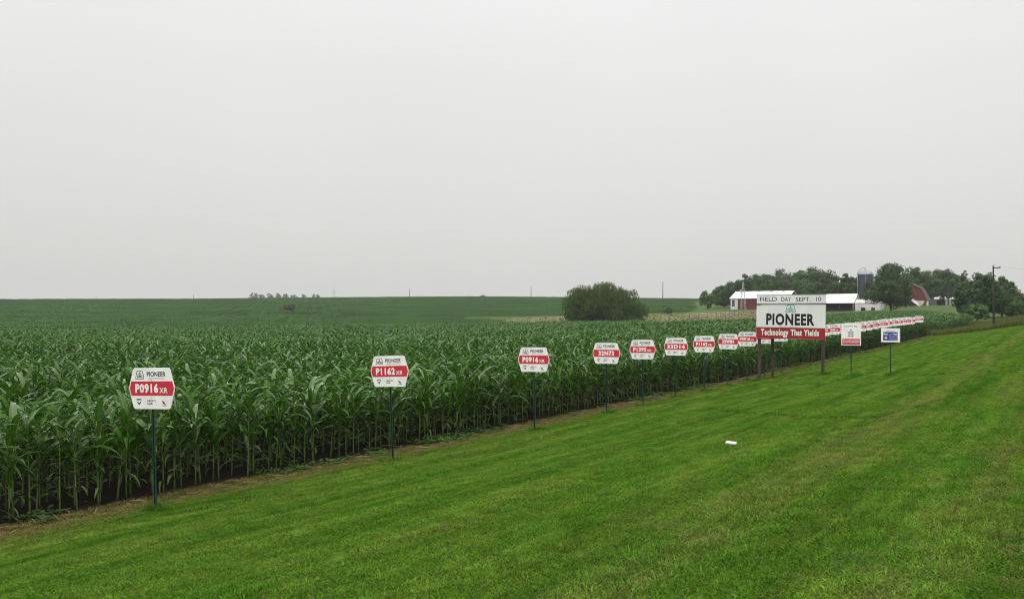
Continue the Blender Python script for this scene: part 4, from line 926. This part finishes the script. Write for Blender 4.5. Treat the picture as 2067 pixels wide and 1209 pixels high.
def build_lawn():
    near = [blades(5600, .48, .010, .034, .0048, 500+q, 2.0) for q in range(4)]
    mid = [blades(4500, .95, .012, .034, .0085, 520+q, 2.0) for q in range(3)]
    def grid(step, u0, u1, v0, v1):
        gu, gv = np.meshgrid(np.arange(u0, u1, step), np.arange(v0, v1, step)); gu = gu.ravel()+rng.uniform(-.1, .1, gu.size)*step*2; gv = gv.ravel()+rng.uniform(-.1, .1, gv.size)*step*2; return (*xy(gu, gv), gu, gv)
    x, y, u, v = grid(.43, 0, 34, -2.4, 10.9); k = in_view(x, y, 800) & (u < 26); x, y, v = x[k], y[k], v[k]
    x2, y2, u2, v2 = grid(.8, 24, 93, -2.4, 10.9); k = in_view(x2, y2, 800); x2, y2 = x2[k], y2[k]
    X = np.concatenate([x, x2]); Y = np.concatenate([y, y2]); n1, n2 = len(x), len(x2); n = n1+n2
    sc = np.ones((n, 3)); U_, V_ = uv(X, Y); sc[:, 2] = rng.uniform(.8, 1.15, n)*np.where(V_ > 10.0, .7, 1)*(1+.25*np.sin(V_*3.7)*np.sin(U_*.4+V_))
    idx = np.concatenate([rng.integers(0, 4, n1), 4+rng.integers(0, 3, n2)])
    o = scatter('lawn_grass', np.stack([X, Y, terrain(X, Y)], -1), rng.uniform(0, 2*PI, n), sc, idx, near+mid, align=True)
    tag(o, 'mown roadside grass with mower streaks', 'grass', None, 'stuff'); print('lawn patches', n)
    # ridges of longer grass missed along the mower's turning line, darkened as if shaded
    tuft = [blades(70, .10, .06, .11, .006, 540+q, 1.0, 'uncut_source', M['turf_dark']) for q in range(3)]
    pts = []
    for line in ([(19.9, 6.9), (17.7, 5.5), (15.9, 3.7), (15.6, 3.0), (15.7, 2.6), (17.4, 2.3), (20.6, 1.7), (29.1, 1.1), (45, .8)], [(7.0, 9.2), (12, 8.9), (20, 8.8), (34, 8.7)], [(4.0, 7.7), (9, 7.5), (18, 7.3)], [(12, 6.6), (18, 6.2), (30, 5.6)]):
        for (a, b), (c, d) in zip(line[:-1], line[1:]):
            m_ = int(math.hypot(c-a, d-b)*(26 if line[0][0] == 19.9 else 9))
            for i in range(m_):
                f = i/m_
                if random.random() < .6: pts.append((a+(c-a)*f+random.gauss(0, .04), b+(d-b)*f+random.gauss(0, .045)))
    pts = np.array(pts); x, y = xy(pts[:, 0], pts[:, 1]); n = len(x)
    o = scatter('uncut_grass_line', np.stack([x, y, terrain(x, y)], -1), rng.uniform(0, 2*PI, n), rng.uniform(.5, 1.0, n), rng.integers(0, 3, n), tuft)
    tag(o, 'lines of longer grass left between the mower passes', 'grass', None, 'stuff')
    # longer grass round the feet of the posts
    P = np.array([(px+random.gauss(0, .09), py+random.gauss(0, .09)) for px, py, k_ in POSTS for _ in range(k_)]); n = len(P)
    o = scatter('post_grass', np.stack([P[:, 0], P[:, 1], terrain(P[:, 0], P[:, 1])], -1), rng.uniform(0, 2*PI, n), rng.uniform(.6, 1.5, n), rng.integers(0, 3, n), tuft)
    tag(o, 'tufts of longer grass round the feet of the sign posts', 'grass', None, 'stuff')
    # tall weeds past the end of the mown strip and along the dry grass
    wm = leafy('tall_weeds', (.075, .115, .028), (.19, .175, .065), .6, .3, .02, .3)
    tall = [blades(150, .45, .35, .8, .016, 560+q, .9, 'tall_weed_source', wm) for q in range(3)]
    gu, gv = np.meshgrid(np.arange(91, 150, .55), np.arange(-2.2, 11.2, .55)); gu = gu.ravel()+rng.uniform(-.25, .25, gu.size); gv = gv.ravel()+rng.uniform(-.25, .25, gv.size)
    x, y = xy(gu, gv); k = in_view(x, y, 500); x, y, gu = x[k], y[k], gu[k]
    px = rng.uniform(1300, 1560, 1300); py = rng.uniform(190, 262, 1300); x = np.concatenate([x, (px-CX)/F*py]); y = np.concatenate([y, py]); n = len(x)
    px = rng.uniform(1000, 1140, 300); py = rng.uniform(215, 262, 300); x = np.concatenate([x, (px-CX)/F*py]); y = np.concatenate([y, py]); n = len(x)
    o = scatter('tall_weeds', np.stack([x, y, terrain(x, y)], -1), rng.uniform(0, 2*PI, n), rng.uniform(.5, 1.1, n)*np.where(y > 170, .42, 1.0), rng.integers(0, 3, n), tall)
    tag(o, 'tall dry grass and weeds past the mown strip and beside the bush', 'weeds', None, 'stuff')
    # low broad-leaved weeds at the foot of the corn
    bm = leafy('broad_weeds', (.045, .11, .014), (.07, .15, .02), .6, .25, .02, .5); wsrc = []
    for q in range(3):
        g = np.random.default_rng(580+q); n = 26; a = g.uniform(0, 2*PI, n); r = g.uniform(.02, .12, n); c = np.stack([r*np.cos(a), r*np.sin(a), g.uniform(.01, .09, n)], -1)
        nn = unit(np.stack([.5*np.cos(a), .5*np.sin(a), np.ones(n)], -1)+g.normal(0, .25, (n, 3))); dr = unit(np.stack([np.cos(a), np.sin(a), g.uniform(-.2, .4, n)], -1)); L = g.uniform(.04, .085, n)
        V, Fq = leaf_quads(c, nn, dr, L, L*.6); wsrc.append(mesh_np('weed_source', V, Fq, bm, {'tint': np.repeat(g.uniform(0, 1, n), 4)}))
    u = rng.uniform(3, 60, 2600); v = rng.normal(11.1, .30, 2600); k = (np.sin(u*1.3)+np.sin(u*.47+1)+.6*np.sin(u*3.1)+rng.normal(0, .8, 2600) > .9); u, v = u[k], v[k]; x, y = xy(u, v); n = len(x)
    o = scatter('edge_weeds', np.stack([x, y, terrain(x, y)], -1), rng.uniform(0, 2*PI, n), rng.uniform(.5, 1.2, n), rng.integers(0, 3, n), wsrc)
    tag(o, 'low broad-leaved weeds at the foot of the corn', 'weeds', None, 'stuff')
    u = rng.uniform(3, 34, 2600); v = rng.uniform(-.5, 10.6, 2600); k = np.sin(u*.9+1.3*np.sin(v))+np.sin(v*1.7+.4*u)+rng.normal(0, .7, 2600) > .6; x, y = xy(u[k], v[k]); kk = in_view(x, y, 100); x, y = x[kk], y[kk]; n = len(x)
    sc = rng.uniform(.18, .5, (n, 1))*np.array([[1, 1, .45]])
    o = scatter('lawn_weeds', np.stack([x, y, terrain(x, y)], -1), rng.uniform(0, 2*PI, n), sc, rng.integers(0, 3, n), wsrc, align=True)
    tag(o, 'clover and plantain flecks in the mown grass', 'weeds', None, 'stuff')
    cm = leafy('clippings', (.13, .14, .05), (.27, .24, .11), .7, .2, .02, .8); cs = [blades(120, .16, .012, .03, .006, 640+q, 4.0, 'clipping_source', cm) for q in range(3)]
    u = np.concatenate([rng.uniform(3, 40, 520), rng.uniform(3, 30, 420), rng.uniform(14, 20, 60)]); v = np.concatenate([rng.normal(2.35, .35, 520), rng.uniform(-.6, 1.4, 420), rng.normal(6.2, .5, 60)]); x, y = xy(u, v); k = in_view(x, y, 100); x, y = x[k], y[k]; n = len(x)
    o = scatter('grass_clippings', np.stack([x, y, terrain(x, y)+.006], -1), rng.uniform(0, 2*PI, n), rng.uniform(.3, 1.1, n)**1.5, rng.integers(0, 3, n), cs, align=True)
    tag(o, 'dry clippings left along the mower swaths', 'clippings', None, 'stuff')
    rs = []
    for q in range(3):
        g = random.Random(600+q); L = g.uniform(.12, .3); rs.append(MB().tube([(-L, 0, .01), (0, g.uniform(-.03, .03), .022), (L, 0, .012)], [.006, .009, .005], 5).mesh('residue_source', M['residue']))
    u = rng.uniform(3, 40, 260); v = rng.normal(10.95, .28, 260); x, y = xy(u, v); n = len(x)
    o = scatter('stalk_residue', np.stack([x, y, terrain(x, y)], -1), -R(58)+rng.normal(0, .5, n), rng.uniform(.3, 1.0, n)**1.5, rng.integers(0, 3, n), rs)
    tag(o, 'pale scraps of old stalks on the bare strip', 'residue', None, 'stuff')
    # dark weedy terrace lines in the bean field
    dk = leafy('terrace_weeds', (.02, .042, .012), (.04, .06, .02), .6, .2, .03); tw = [blades(90, .7, .5, 1.2, .05, 620+q, .8, 'terrace_source', dk) for q in range(2)]
    px = np.concatenate([rng.uniform(a, b, n_) for a, b, n_ in ((430, 500, 60), (535, 640, 120), (690, 810, 110), (850, 930, 50), (180, 230, 25))]); Yv = np.interp(px, [180, 430, 640, 930], [262, 280, 276, 258])+rng.normal(0, .8, len(px)); x = (px-CX)/F*Yv; n = len(x)
    o = scatter('terrace_weeds', np.stack([x, Yv, terrain(x, Yv)], -1), rng.uniform(0, 2*PI, n), rng.uniform(.6, 1.2, n), rng.integers(0, 2, n), tw)
    tag(o, 'dark weedy terrace lines across the bean field', 'weeds', None, 'stuff')
build_lawn()

# ------------------------------------------------------------------ haze
def haze():
    m, t = new_mat('haze'); pv = N(t, 'ShaderNodeVolumePrincipled'); pv.inputs['Color'].default_value = (.93, .95, .97, 1); pv.inputs['Density'].default_value = .0002; pv.inputs['Anisotropy'].default_value = 0.0
    o = N(t, 'ShaderNodeOutputMaterial'); t.links.new(pv.outputs[0], o.inputs['Volume'])
    tag(MB().box(-2700, 2700, -2700, 2700, -2.5, 75).build('haze', m), 'pale even haze over the fields', None, None, 'stuff')
haze()
